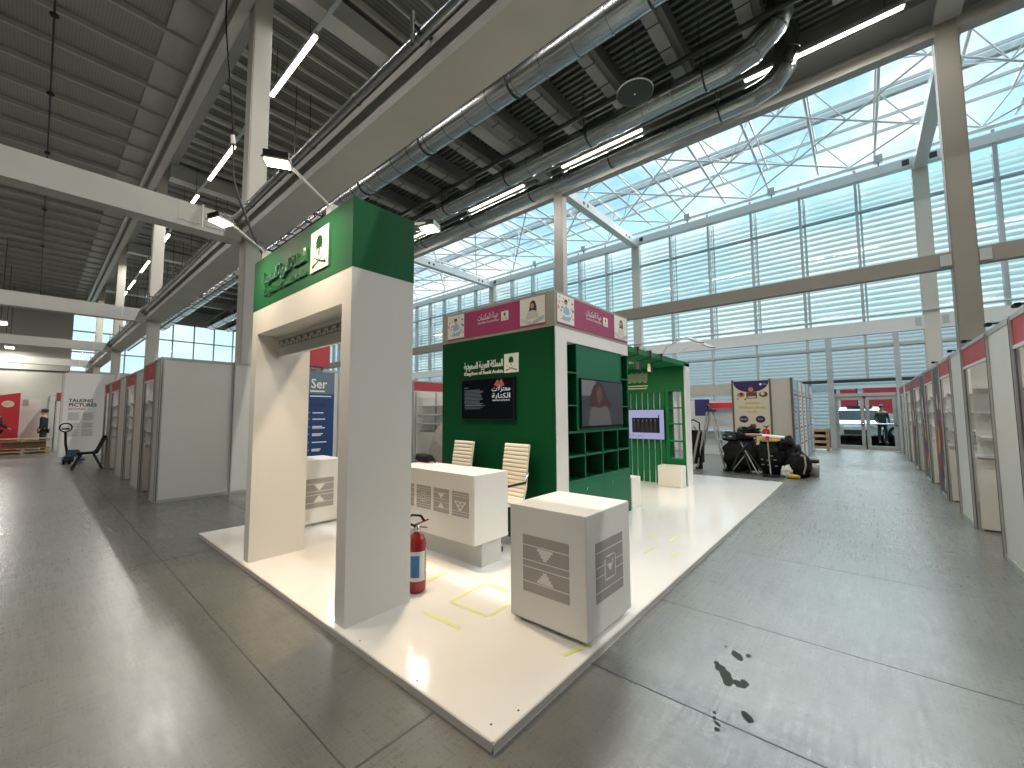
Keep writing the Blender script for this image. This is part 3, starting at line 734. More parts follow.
# ------------------------------------------------------------ office chairs
def office_chair(label, x, y, rz):
    t = thing('office_chair', label, 'chair', (x, y, H), 'ivory office chairs at the desk', rz)
    def pad(pts, w, th, n):
        # pts: profile in local xz (front surface), extruded along y with ribs
        mb = MB(); prof = []
        L = [0]
        for i in range(1, len(pts)): L.append(L[-1]+(V(pts[i])-V(pts[i-1])).length)
        def at(s):
            for i in range(1, len(pts)):
                if s <= L[i] or i == len(pts)-1:
                    f = (s-L[i-1])/(L[i]-L[i-1]); a = V(pts[i-1]); b = V(pts[i]); p = a.lerp(b, f); t = (b-a).normalized(); return p, V((-t[1], t[0]))
        N = n*5; fr = []; bk = []
        for i in range(N+1):
            s = L[-1]*i/N; p, nn = at(s); r = .009*abs(math.sin(PI*s/L[-1]*n))**.5; fr.append((p[0]-nn[0]*0, p[1], nn, r))
        ring = []
        for p0, p1, nn, r in fr:
            ring.append([V((p0+nn[0]*r, yy, p1+nn[1]*r)) for yy in (-w/2, 0, w/2)]+[V((p0-nn[0]*th, yy, p1-nn[1]*th)) for yy in (w/2, 0, -w/2)])
        vs = [v for rg in ring for v in rg]; fs = []; seam = []
        for i in range(N):
            for j in range(6):
                a = i*6+j; b = i*6+(j+1) % 6; (seam if i % 5 == 0 and j < 3 else fs).append((a, a+6, b+6, b))
        fs.append(tuple(range(6))); fs.append(tuple(reversed(range(N*6, N*6+6))))
        mb.add(vs, fs, IVORY, False); mb.add(vs, seam, mat('seam_tan', (.60, .53, .41), .6), False); return mb  # groove faces darker: shade between the ribs put into the colour
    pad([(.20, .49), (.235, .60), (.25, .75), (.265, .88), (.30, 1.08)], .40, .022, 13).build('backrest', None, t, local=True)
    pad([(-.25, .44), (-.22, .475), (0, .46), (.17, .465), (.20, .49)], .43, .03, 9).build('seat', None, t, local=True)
    for s in (-1, 1):
        mb = MB().tube([(.27, s*.215, .76), (.18, s*.25, .66), (-.10, s*.25, .65), (-.13, s*.24, .52), (-.02, s*.22, .46)], .008, 8, CHROME).tube([(.18, s*.252, .672), (-.08, s*.252, .662)], .012, 8, BLACK)
        mb.build('armrest', None, t, local=True)
    MB().tube([(0, 0, .10), (0, 0, .44)], .026, 12, CHROME).box(-.1, .1, -.08, .08, .42, .45, BLACK).build('gas_lift', None, t, local=True)
    bs = MB()
    for k in range(5):
        a = k*2*PI/5+.3; bs.bar((0, 0, .11), (.29*math.cos(a), .29*math.sin(a), .075), .035, .025, CHROME)
    bs.build('star_base', None, t, local=True)
    for k in range(5):
        a = k*2*PI/5+.3; c = V((.29*math.cos(a), .29*math.sin(a), 0)); n = V((-math.sin(a), math.cos(a), 0))
        MB().tube([c+n*-.022+V((0, 0, .03)), c+n*.022+V((0, 0, .03))], .028, 12, BLACK).build('castor', None, t, local=True)
office_chair('ivory ribbed office chair with chrome arms, nearer the desk end', 3.42, 3.14, math.radians(-6))
office_chair('ivory ribbed office chair behind the desk with a black bag in front', 3.42, 4.05, math.radians(-6))
# things on the desk
tb = thing('tablet', 'thin black tablet lying on the reception desk', 'tablet', (2.98, 4.2, .905)); MB().box(2.9, 3.07, 4.06, 4.38, .906, .918, BEZEL).build('body', None, tb, bevel=.003)
bg = thing('shoulder_bag', 'black soft bag resting against the ivory chair by the desk', 'bag', (3.09, 3.98, .90))
MB().blob((3.05, 3.99, .955), (.055, .15, .05), BLACK, .8, 3, .2).build('bag_body', None, bg)
MB().tube([(3.05, 3.90, .98), (3.05, 3.86, .99), (3.06, 3.82, .95), (3.06, 3.80, .91)], .008, 6, BLACK).build('strap', None, bg)

# ------------------------------------------------------------ fire extinguisher
fe = thing('fire_extinguisher', 'red fire extinguisher with a blue label behind the portal pillar', 'fire extinguisher', (2.095, 2.83, H))
c = (2.095, 2.83, H); REDG = mat('extinguisher_red', (.27, .008, .010), .25)
MB().lathe([(.06, .0), (.072, .015), (.075, .04), (.075, .37), (.07, .41), (.05, .445), (.024, .465), (.022, .48)], c, 28, REDG).build('cylinder', None, fe)
lb = MB()
for (a0, a1, z0, z1, m) in ((150, 290, .10, .33, WHITE), (195, 250, .13, .30, BLUEM), (300, 350, .16, .34, WHITE)):
    n = 10; vs = []; 
    for k in range(n+1):
        a = math.radians(a0+(a1-a0)*k/n)
        rr = .0762 if m is WHITE else .077
        for z in (z0, z1): vs.append((c[0]+rr*math.cos(a), c[1]+rr*math.sin(a), c[2]+z))
    lb.add(vs, [(2*k, 2*k+2, 2*k+3, 2*k+1) for k in range(n)], m, True)
for k in range(6):
    a0 = 305; vs = []
    for q in range(5):
        a = math.radians(a0+q*9)
        for z in (.18+k*.022, .188+k*.022): vs.append((c[0]+.077*math.cos(a), c[1]+.077*math.sin(a), c[2]+z))
    lb.add(vs, [(2*q, 2*q+2, 2*q+3, 2*q+1) for q in range(4)], INK)
lb.build('label', None, fe)
MB().lathe([(.022, .47), (.026, .48), (.026, .51), (.015, .52), (.012, .54)], c, 14, CHROME).build('valve', None, fe)
MB().bar((c[0]-.02, c[1], c[2]+.53), (c[0]+.10, c[1]-.02, c[2]+.555), .022, .008, REDG).bar((c[0]+.0, c[1], c[2]+.515), (c[0]+.085, c[1]-.02, c[2]+.49), .02, .006, REDG).build('handle', None, fe)
MB().tube([(c[0]-.02, c[1], c[2]+.52), (c[0]-.10, c[1]+.05, c[2]+.57), (c[0]-.05, c[1]-.0, c[2]+.615), (c[0]+.02, c[1]-.02, c[2]+.60), (c[0]+.05, c[1]-.03, c[2]+.555)], [.010]*5, 8, BLACK).build('hose', None, fe)

# ------------------------------------------------------------ sign tower
T = thing('sign_tower', 'square green and white tower with pink sign band and cubbies', 'display tower', (4.8, 3.6, H))
TX0, TX1, TY0, TY1 = 3.862, 5.79, 2.65, 4.635
MB().box(TX0+.01, TX1, TY0+.34, TY1, H, 2.49, DGREEN).build('body', None, T)
MB().box(TX0-.003, TX0+.012, TY0+.012, TY1+.002, H, 2.49, DGREEN).build('green_wall_panel', None, T)
MB().box(TX0+.012, 4.11, TY0, TY0+.34, H, 2.49).box(4.11, TX1+.005, TY0, TY0+.34, 2.338, 2.49).build('white_frame', WHITEL, T)
MB().box(TX0-.004, TX1+.006, TY0-.002, TY1+.004, 2.49, 2.915, mat('band_taupe', (.33, .30, .25), .55)).build('sign_band', None, T)
def sign(fr, w, h):
    s = MB(); s.rect2(fr, 0, w, 0, h, .006, MAG, .006); s.build('sign_print', None, T)
    k = h/.36
    a = MB(); a.text(fr, arabic('هيئة المكتبات'), w*.575, h*.58, .115*k, .009, WHITE, 0, 'RIGHT', w*.22, .006)
    a.text(fr, 'Libraries Commission', w*.355, h*.44, .045*k, .009, WHITE, 0, 'LEFT', w*.22, .006)
    F2 = (fr[0]+fr[1]*w*.60+fr[2]*h*.40, fr[1], fr[2]); a.rect2(F2, 0, w*.072, 0, h*.34, .009, WHITE); emblem(a, F2, w*.072, h*.34, .0105, MAG)
    a.build('sign_lettering', None, T)
    # left picture: a reader among papers, right picture: a person behind an open book
    L = MB(); pw = w*.2; F = (fr[0]+fr[2]*h*.06, fr[1], fr[2]); hh = h*.94
    L.rect2(F, 0, pw, 0, hh, .008, PICT)
    rnd = random.Random(4)
    for q in range(26):
        x, y = rnd.uniform(.02, .88)*pw, rnd.uniform(.03, .9)*hh; ww, hq = pw*rnd.uniform(.05, .12), hh*rnd.uniform(.03, .08)
        L.rect2(F, x, x+ww, y, y+hq, .009, rnd.choice([ORANGE, INK, WHITE, WHITE, LBLUE, BROWN, CREAM]))
    L.poly2(F, [(pw*.3, hh*.1), (pw*.75, hh*.1), (pw*.68, hh*.55), (pw*.5, hh*.66), (pw*.36, hh*.5)], .0105, LBLUE)
    L.poly2(F, [(pw*(.5+.09*math.cos(t*PI/5)), hh*(.74+.07*math.sin(t*PI/5))) for t in range(10)], .0105, SKIN)
    L.poly2(F, [(pw*.4, hh*.77), (pw*.6, hh*.77), (pw*.56, hh*.86), (pw*.44, hh*.86)], .0115, INK)
    L.poly2(F, [(pw*.2, hh*.3), (pw*.5, hh*.22), (pw*.5, hh*.30), (pw*.2, hh*.40)], .0125, WHITE); L.poly2(F, [(pw*.5, hh*.22), (pw*.82, hh*.3), (pw*.82, hh*.40), (pw*.5, hh*.30)], .0125, WHITE)
    L.build('reader_picture', None, T)
    R = MB(); pw = w*.22; F = (fr[0]+fr[1]*w*.78+fr[2]*h*.07, fr[1], fr[2]); hh = h*.93
    R.rect2(F, 0, pw, 0, hh, .008, PICT)
    for q in range(5): R.rect2(F, pw*.05, pw*.95, hh*(.42+q*.12), hh*(.425+q*.12), .009, LBLUE)
    R.poly2(F, [(pw*.36, hh*.42), (pw*.42, hh*.80), (pw*.5, hh*.88), (pw*.6, hh*.86), (pw*.66, hh*.7), (pw*.68, hh*.48), (pw*.58, hh*.46), (pw*.47, hh*.5)], .010, INK)
    R.poly2(F, [(pw*(.5+.075*math.cos(t*PI/5)), hh*(.68+.1*math.sin(t*PI/5))) for t in range(10)], .0115, SKIN)
    R.poly2(F, [(pw*.24, hh*.2), (pw*.76, hh*.2), (pw*.70, hh*.46), (pw*.5, hh*.52), (pw*.30, hh*.46)], .0115, PANELW)
    R.poly2(F, [(pw*.02, hh*.28), (pw*.48, hh*.1), (pw*.48, hh*.0), (pw*.02, hh*.1)], .0125, WHITE); R.poly2(F, [(pw*.52, hh*.1), (pw*.98, hh*.28), (pw*.98, hh*.1), (pw*.52, hh*.0)], .0125, WHITE)
    for q in range(3):
        R.poly2(F, [(pw*.04, hh*(.26-q*.05)), (pw*.47, hh*(.09-q*.035)), (pw*.47, hh*(.075-q*.035)), (pw*.04, hh*(.245-q*.05))], .0135, GREY)
        R.poly2(F, [(pw*.53, hh*(.09-q*.035)), (pw*.96, hh*(.26-q*.05)), (pw*.96, hh*(.245-q*.05)), (pw*.53, hh*(.075-q*.035))], .0135, INK)
    R.build('reader_picture', None, T)
sign(FX(TX0-.004, 4.52, 2.525), 1.745, .355)
sign(FY(3.90, TY0-.002, 2.525), 1.86, .36)
# name and emblem on the green wall
a = MB(); F = FX(TX0-.003, 3.425, 1.99); a.rect2(F, 0, .235, 0, .24, .010, WHITE, .010); emblem(a, F, .235, .24, .0115, DGREEN); a.build('palm_emblem', None, T)
a = MB(); F = FX(TX0-.003, 4.17, 1.98)
a.text(F, arabic('المملكة العربية السعودية'), .725, .105, .125, .010, WHITE, .01, 'RIGHT', .72, .012)
a.text(F, 'Kingdom of Saudi Arabia', .0, .02, .064, .010, WHITE, .01, 'LEFT', .72, .016)
a.build('wall_lettering', None, T)
# cubbies on the right face
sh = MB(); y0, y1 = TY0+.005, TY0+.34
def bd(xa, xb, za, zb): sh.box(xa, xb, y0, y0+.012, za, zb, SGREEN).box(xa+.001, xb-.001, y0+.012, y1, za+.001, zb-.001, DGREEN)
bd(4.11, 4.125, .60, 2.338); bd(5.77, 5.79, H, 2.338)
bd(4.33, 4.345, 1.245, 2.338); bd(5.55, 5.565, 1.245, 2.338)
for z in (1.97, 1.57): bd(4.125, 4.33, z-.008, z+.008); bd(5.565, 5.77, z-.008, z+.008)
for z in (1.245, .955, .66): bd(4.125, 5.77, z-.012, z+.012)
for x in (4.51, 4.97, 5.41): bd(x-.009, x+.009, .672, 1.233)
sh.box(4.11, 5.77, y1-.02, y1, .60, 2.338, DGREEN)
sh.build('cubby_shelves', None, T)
MB().box(4.345, 5.55, TY0+.012, TY0+.05, 1.257, 2.338, SGREEN).build('screen_backboard', None, T)
for xa, xb, kx, kz in ((4.115, 4.94, 4.50, .545), (4.945, 5.765, 5.17, .55)):
    dd = MB().box(xa, xb, TY0+.002, TY0+.02, H+.02, .645, SGREEN).build('cabinet_door', None, T)
    MB().lathe([(.006, 0), (.006, .012), (.014, .016), (.014, .024), (.004, .026)], (kx, TY0+.002, kz), 12, CHROME, M=Matrix.Rotation(PI/2, 4, 'X')).build('knob', None, dd)
MB().box(4.11, 5.77, TY0+.02, TY0+.34, H, .645, DGREEN).build('cabinet_body', None, T)

# televisions
def tv(label, box, scr=None):
    t = thing('television', label, 'television', ((box[0]+box[1])/2, (box[2]+box[3])/2, box[4])); MB().box(*box, BEZEL).build('casing', None, t, bevel=.004); return t
t = tv('wall television with Arabic title on the green wall above the chairs', (3.80, 3.845, 3.225, 4.165, 1.40, 1.935))
MB().box(3.845, 3.86, 3.5, 3.9, 1.55, 1.8, DARK).build('bracket', None, t)
F = FX(3.799, 4.155, 1.41); a = MB(); a.rect2(F, 0, .92, 0, .515, .001, SCREEN); a.build('screen', None, t)
a = MB()
a.poly2(F, [(.60, .43), (.66, .50), (.69, .47), (.73, .505), (.78, .42), (.69, .40)], .002, SCRR); a.poly2(F, [(.645, .44), (.68, .475), (.72, .44)], .003, SCRP)
a.text(F, arabic('معتزلات'), .88, .355, .085, .003, SCRT, 0, 'RIGHT', .31, .004); a.text(F, arabic('الكتابة'), .88, .265, .085, .003, SCRT, 0, 'RIGHT', .31, .004)
a.text(F, 'WRITING RETREATS', .57, .225, .028, .003, SCRT, 0, 'LEFT', .30)
rnd = random.Random(1)
for k in range(12):
    y = .375-k*.018; a.rect2(F, .06 if k % 3 else .045, .06+rnd.uniform(.28, .36), y, y+.007, .003, SCRD)
a.rect2(F, .05, .13, .41, .418, .003, SCRD); 
for k in range(3): a.rect2(F, .06, .45-.05*k, .17-k*.02, .176-k*.02, .003, SCRD)
a.build('screen_lettering', None, t)
t = tv('wall television showing a man in a headscarf among the cubbies', (4.385, 5.535, 2.628, 2.661, 1.285, 1.915))
F = FY(4.395, 2.627, 1.295); a = MB(); a.rect2(F, 0, 1.13, 0, .61, .001, SCREEN)
a.rect2(F, 0, 1.13, .02, .60, .0015, SCRD2); a.rect2(F, 0, .35, .40, .6, .002, SCRD); a.rect2(F, .8, 1.12, .1, .5, .002, SCRD2)
a.poly2(F, [(.15, .02), (.2, .22), (.3, .30), (.42, .34), (.6, .32), (.72, .2), (.78, .02)], .0025, SCRP)
a.poly2(F, [(.22, .26), (.2, .4), (.3, .54), (.42, .58), (.56, .54), (.66, .38), (.78, .30), (.74, .24), (.58, .28), (.45, .24), (.33, .27)], .003, SCRS)
a.poly2(F, [(.44+.075*math.cos(q*PI/6), .42+.11*math.sin(q*PI/6)) for q in range(12)], .0035, mat('screen_face', (0, 0, 0), .3, emit=(.10, .05, .035), estr=.5))
a.poly2(F, [(.33, .53), (.42, .57), (.55, .53), (.55, .55), (.42, .59), (.33, .55)], .004, SCRK)
a.build('screen', None, t)

# ------------------------------------------------------------ green slatted wall with canopy
G = thing('slatted_wall', 'green slatted end wall with shelves under a canopy', 'partition', (8.5, 3.7, H))
gx0, gx1 = 8.38, 8.655
MB().box(gx0, gx1, 2.668, 4.63, 1.905, 2.40, LGREEN).build('header', None, G)
MB().box(gx0, gx1+.02, 2.645, 2.668, H, 2.46, WHITE).build('white_end_panel', None, G)
for k in range(12):
    y = 3.075+.127*k; MB().box(gx0+.02, gx0+.09, y+.0, y+.088, H, 1.905, LGREEN).build('slat', None, G)
fr = MB().box(gx0, gx1, 2.668, 2.73, H, 1.905).box(gx0, gx1, 2.985, 3.06, H, 1.905).box(gx0, gx1, 2.73, 2.985, H, .56)
fr.build('shelf_frame', LGREEN, G)
for z in (.90, 1.245, 1.57): MB().box(gx0, gx1, 2.73, 2.985, z-.012, z+.012, LGREEN).build('shelf', None, G)
a = MB(); F = FX(gx0, 4.02, 1.96)
for k in range(5):
    for s in (-1, 1):
        for q in range(5):
            cx = .10+q*.115; y = .14+k*.04
            a.poly2(F, [(cx, y), (cx+s*.055, y+.055), (cx+s*.055, y+.07), (cx, y+.018)] if s > 0 else [(cx, y), (cx, y+.018), (cx+s*.055, y+.07), (cx+s*.055, y+.055)], .003, CREAM)
a.rect2(F, .02, .62, .07, .095, .003, CREAM); a.rect2(F, .02, .60, .02, .042, .003, CREAM)
a.build('gold_palm_motif', None, G)
K = MB().box(TX1+.01, gx1+.02, 2.645, 4.63, 2.405, 2.49, LGREEN).build('roof_canopy'); tag(K, 'green flat canopy between the tower and the slatted wall', 'canopy')
t = tv('lilac lit television hanging before the green slats', (8.33, 8.37, 3.06, 3.85, .92, 1.55))
MB().box(8.37, 8.405, 3.3, 3.6, 1.1, 1.35, DARK).build('bracket', None, t)
F = FX(8.329, 3.84, .93); a = MB(); a.rect2(F, 0, .77, 0, .605, .001, SCRW)
a.rect2(F, .09, .68, .13, .44, .002, SCRK)
for q in range(6):
    x = .14+q*.09; a.poly2(F, [(x+.018*math.cos(i*PI/4), .385+.022*math.sin(i*PI/4)) for i in range(8)], .003, SCRD); a.poly2(F, [(x-.03, .14), (x+.03, .14), (x+.028, .34), (x, .365), (x-.028, .34)], .003, mat('photo_suit', (.02, .02, .03), .6))
a.text(F, arabic('معتزلات الكتابة'), .30, .05, .045, .002, SCRK, 0, 'RIGHT', .26); a.rect2(F, .655, .675, .43, .50, .002, SCRK)
a.build('screen', None, t)
def spot(label, x, y):
    t = thing('track_spotlight', label, 'spotlight', (x, y, 2.40), 'spotlights under the canopy')
    MB().box(x-.02, x+.02, 2.625, 2.644, 2.42, 2.51, BROWN).box(x-.02, x+.02, 2.625, 2.70, 2.492, 2.515, BROWN).build('clamp', None, t)
    MB().tube([(x, 2.62, 2.40), (x, y, 2.36)], .008, 6, DARK).build('arm', None, t)
    MB().box(x-.05, x+.05, y-.03, y+.03, 2.20, 2.36, DARK).build('lamp_head', None, t, bevel=.005)
    MB().box(x+.052-.104-.004, x+.05-.1, y-.028, y+.028, 2.21, 2.35, CREAM).build('lens', None, t)
for i, x in enumerate((6.15, 6.65, 7.15)): spot(f'small dark spotlight clamped under the green canopy, {["nearest the tower", "middle of the three", "nearest the slats"][i]}', x, 2.85)
for i, x in enumerate((7.35, 8.05)):
    t = thing('arm_spotlight', ['white arm spotlight above the canopy, nearer the tower', 'white arm spotlight above the canopy at its outer corner'][i], 'spotlight', (x, 2.7, 2.49))
    MB().tube([(x, 2.72, 2.49), (x, 2.62, 2.66), (x, 2.35, 2.78), (x, 2.20, 2.74)], .012, 6, WHITE).build('arm', None, t); MB().box(x-.03, x+.03, 2.70, 2.76, 2.49, 2.52, BROWN).build('clamp', None, t)
    MB().bar((x+.1, 2.26, 2.79), (x-.05, 2.02, 2.66), .14, .025, GREY).build('lamp_head', None, t)
sl = bpy.data.lights.new('canopy_glow', 'AREA'); sl.size = .5; sl.energy = 22; sl.color = (1, .84, .6)  # area light added for the warm light under the canopy
so = bpy.data.objects.new('canopy_glow', sl); COL.objects.link(so); so.location = (6.9, 3.4, 2.38)
lp = MB().box(6.65, 7.15, 3.15, 3.65, 2.385, 2.404, WHITE).build('led_panel'); tag(lp, 'square white light panel fixed under the green canopy', 'light panel'); so.parent = lp  # panel added as a fixture for the canopy area light
# stool cubes
s1 = MB().box(8.047-.0, 8.33, 2.67, 3.12, H, .445, mat('seat_white', (.82, .78, .70), .4)).build('cube_stool', bevel=.008); tag(s1, 'low white cube seat in front of the green slats', 'stool')
s2 = MB().box(5.83, 6.16, 2.66, 2.98, H, .50, MATS['seat_white']).build('cube_stool', bevel=.008); tag(s2, 'white cube plinth tucked against the tower end', 'stool')

# ------------------------------------------------------------ shell scheme booths
def booth(name, label, mp, segs, depth, Hh, fz0, partition_at=None, end_wall=None, back=True, graphic=None, base=(0, 0, 0), redp=False, skip_first=False):
    t = thing(name, label, 'booth', base)
    def bx(mb, s0, s1, d0, d1, z0, z1, m):
        a = mp(s0, d0); b = mp(s1, d1); mb.box(min(a[0], b[0]), max(a[0], b[0]), min(a[1], b[1]), max(a[1], b[1]), z0, z1, m)
    def post(s, d=0.):
        mb = MB(); bx(mb, s-.022, s+.022, d-.022, d+.022, 0, Hh, ALU)
        bx(mb, s-.006, s+.006, d-.026, d+.026, 0, Hh-.02, ALUD); bx(mb, s-.026, s+.026, d-.006, d+.006, 0, Hh-.02, ALUD); mb.build('post', None, t)
    def panel(s0, s1, m=PANEL, d=0.):
        mb = MB(); bx(mb, s0+.02, s1-.02, d-.004, d+.004, .05, Hh-.05, m); bx(mb, s0+.02, s1-.02, d-.012, d+.012, 0, .05, ALU); bx(mb, s0+.02, s1-.02, d-.012, d+.012, Hh-.05, Hh, ALU)
        return mb.build('wall_panel', None, t)
    def side(s, d0, d1, m=PANEL):
        mb = MB(); n = max(1, round((d1-d0))); st = (d1-d0)/n
        for k in range(n):
            a, b = d0+k*st, d0+(k+1)*st
            bx(mb, s-.004, s+.004, a+.02, b-.02, .05, Hh-.05, m); bx(mb, s-.012, s+.012, a+.02, b-.02, 0, .05, ALU); bx(mb, s-.012, s+.012, a+.02, b-.02, Hh-.05, Hh, ALU)
            if k: bx(mb, s-.024, s+.024, a-.024, a+.024, 0, Hh, ALU); bx(mb, s-.03, s+.03, a-.006, a+.006, 0, Hh, ALUD)
        mb.build('side_wall', None, t)
    posts = set()
    for kind, a, b in segs:
        posts.add(round(a, 3)); posts.add(round(b, 3))
        if kind == 'panel': panel(a, b, PANELW if redp else PANEL)
        elif kind == 'graphic':
            o = panel(a, b, mat('dark_graphic', (.10, .08, .09), .5)); gm = MB(); rnd = random.Random(int(a*10))
            for q in range(16):
                ca, cz = rnd.uniform(a+.1, b-.1), rnd.uniform(.2, 1.9); r = rnd.uniform(.05, .2); m = rnd.choice([RED, ORANGE, YEL, MAG, WHITE])
                p0 = [mp(ca+r*.6*math.cos(i*PI/4+q), -.0055-.0006*q)+(cz+r*1.5*math.sin(i*PI/4+q),) for i in range(8)]; gm.add(p0, [tuple(range(8))], m)
            gm.build('panel_graphic', None, o)
        else:
            mb = MB(); bx(mb, a+.02, b-.02, -.006, .006, fz0+.02, Hh-.04, RED); bx(mb, a+.02, b-.02, -.014, .014, Hh-.04, Hh, ALU); bx(mb, a+.02, b-.02, -.014, .014, fz0-.01, fz0+.02, WSTEEL); mb.build('fascia', None, t)
            side(b-.03, 0.03, depth)
            mb = MB(); bx(mb, b-.10, b-.045, .03, depth-.3, 0.02, .90, PANELW); bx(mb, b-.14, b-.045, .028, depth-.28, .90, .93, WSTEEL); mb.build('counter', None, t)
            for z in (1.15, 1.45, 1.75):
                mb = MB(); bx(mb, b-.26, b-.012, .06, depth-.35, z, z+.02, WSTEEL); bx(mb, b-.26, b-.245, .06, depth-.35, z-.04, z, GREY); mb.build('shelf', None, t)
    for s in sorted(posts)[1 if skip_first else 0:]: post(s)
    if back:
        s0 = segs[0][1]+.045; s1 = segs[-1][2]-.0; n = max(1, round(s1-s0)); st = (s1-s0)/n
        mb = MB()
        for k in range(n): bx(mb, s0+k*st+.02, s0+(k+1)*st-.02, depth-.004, depth+.004, .05, Hh-.05, PANEL); bx(mb, s0+k*st-.02, s0+k*st+.02, depth-.02, depth+.02, 0, Hh, ALU)
        mb.build('back_wall', None, t)
    if end_wall is not None: side(end_wall, 0, depth)
    return t
mpR = lambda s, d: (s, -1.03-d)
mpL = lambda s, d: (1.39+d, s)
Rb = [(3.1, 4.05, 5.5), (5.5, 6.4, 7.8), (7.8, 8.75, 9.95), (9.95, 10.75, 12.1), (12.1, 13.0, 14.5), (14.5, 15.4, 16.9), (16.9, 17.7, 19.3)]
Rl = ['white shell booth with red fascia at the right picture edge', 'white shell booth with red fascia, second along the right aisle', 'white shell booth with red fascia, third along the right aisle', 'shell booth with a colourful graphic post, fourth along the right aisle',
      'shell booth with a dark red graphic, fifth along the right aisle', 'shell booth near the exit, sixth along the right aisle', 'shell booth next to the exit door, last along the right aisle']
for i, (a, b, c) in enumerate(Rb):
    booth('exhibition_booth', Rl[i], mpR, [('graphic' if i in (3, 4, 5) else 'panel', a, b), ('open', b, c)], 2.4, 2.30, 2.02, base=((a+c)/2, -1.03, 0), skip_first=i > 0)
Lb = [(9.104, 9.63, 10.72), (10.75, 11.8, 13.05), (13.1, 14.3, 15.9), (15.9, 16.4, 17.5)]
for i, (a, b, c) in enumerate(Lb):
    booth('exhibition_booth', ['white shell booth nearest the portal, showing its blank end wall', 'white shell booth second along the left aisle', 'white shell booth third along the left aisle', 'white shell booth beside the black chair in the left aisle'][i], mpL,
          [('panel', a, b), ('open', b, c)], 2.1, 2.48 if i == 0 else 2.42, 2.12, end_wall=a if i == 0 else None, base=(1.39, (a+c)/2, 0), redp=True, skip_first=i > 0 and abs(Lb[i-1][2]-a) < .01)
# small objects seen on the booth tops: black spotlights
def top_lamp(x, y, z, dx, dy):
    t = thing('booth_spotlight', 'small black arm spotlight on the top rail of a right booth', 'spotlight', (x, y, z), 'black arm spotlights on the right booths')
    MB().tube([(x, y, z), (x-.02, y-.02, z+.03), (x+dx, y+dy, z+.055)], .01, 6, BLACK).build('arm', None, t)
    MB().box(x+dx-.05, x+dx+.05, y+dy-.022, y+dy+.022, z+.03, z+.06, BLACK).build('lamp_head', None, t, bevel=.005)
for x in (5.1, 6.1, 7.4, 8.5, 10.3): top_lamp(x, -1.06, 2.30, .12, .05)
# grey-brown panels continue of the end block beyond the portal
mpF = lambda s, d: (s, 9.104+d)
t = thing('exhibition_booth', 'white partition run behind the portal beside the blue banner', 'booth', (3.6, 9.1, 0))
mb = MB()
for k in range(2):
    a = 3.49+k*1.03; mb.box(a+.02, a+1.01, 9.1, 9.108, .05, 2.42, PANEL); mb.box(a-.022, a+.022, 9.08, 9.125, 0, 2.47, ALU); mb.box(a+.02, a+1.01, 9.095, 9.115, 2.42, 2.47, ALU); mb.box(a+.02, a+1.01, 9.095, 9.115, 0, .05, ALU)
mb.build('wall_panel', None, t)
B = thing('blue_banner', 'dark blue roll-up banner with white lettering seen through the portal', 'banner', (3.8, 8.5, 0))
F = FY(3.50, 8.50, .04); a = MB(); a.rect2(F, 0, .62, .50, 2.32, .0, BLUE, .01); a.rect2(F, 0, .62, 1.86, 2.32, .0008, mat('slate_blue', (.13, .18, .24), .5)); a.rect2(F, 0, .62, .02, .5, 0, BLUE, .01)
a.build('banner_cloth', None, B)
MB().box(3.48, 4.14, 8.45, 8.60, .0, .06, ALU).build('banner_base', None, B)
a = MB(); a.text(F, 'Ser', .13, 1.98, .27, .002, WHITE, 0, 'LEFT', .33, .015); a.rect2(F, .12, .42, 1.90, 1.93, .002, WHITE); a.rect2(F, .12, .56, 1.80, 1.825, .002, WHITE)
for k, (z, w) in enumerate(((1.46, .22), (1.33, .26), (1.18, .20), (1.15, .26), (1.03, .22), (1.0, .18), (.86, .30), (.72, .18), (.69, .16))): a.rect2(F, .18, .18+w, z, z+.022, .002, WHITE)
for z in (1.47, 1.34, 1.18, 1.03, .87, .71): a.rect2(F, .11, .125, z, z+.018, .002, WHITE)
a.rect2(F, .08, .48, .5, .52, .002, WHITE); a.rect2(F, .15, .45, 1.60, 1.66, .002, INK)
a.build('banner_lettering', None, B)
RB = thing('hanging_sign', 'red box sign seen above the blue banner through the portal', 'sign', (3.8, 8.8, 2.5))
MB().box(3.62, 4.12, 8.75, 9.0, 2.50, 3.08, RED).build('body', None, RB); a = MB(); a.text(FY(3.62, 8.749, 2.5), 'TA', .03, .34, .09, .002, WHITE, 0); a.build('lettering', None, RB)
MB().box(3.7, 3.74, 8.86, 8.9, 0, 2.5, ALU).box(4.0, 4.04, 8.86, 8.9, 0, 2.5, ALU).build('post', None, RB)
mpB = lambda s, d: (s, 10.+d)
booth('exhibition_booth', 'white booth with a red fascia between the portal and the tower', mpB, [('open', 5.6, 7.2), ('open', 7.2, 9.0), ('panel', 9.0, 10.0)], 2.2, 2.47, 2.14, base=(7.5, 10, 0))
tp = thing('covered_pile', 'tall grey-brown draped cover standing behind the reception desk', 'covered goods', (7.5, 8.7, 0)); mb = MB()
n, h = 36, 14; vs = []; fs = []
for i in range(h+1):
    f = i/h; r = .62*(1-f**3.2*.75)
    for j in range(n):
        th = 2*PI*j/n; rr = r*(1+.05*math.sin(th*9)*(1-f*.5)+.04*math.sin(th*4+1)); vs.append((7.5+rr*math.cos(th), 8.7+rr*.8*math.sin(th), 1.34*f))
for i in range(h):
    for j in range(n):
        a = i*n+j; b = i*n+(j+1) % n; fs.append((a, b, b+n, a+n))
fs.append(tuple(h*n+j for j in range(n))); mb.add(vs, fs, TARP, True); mb.build('drape', None, tp)

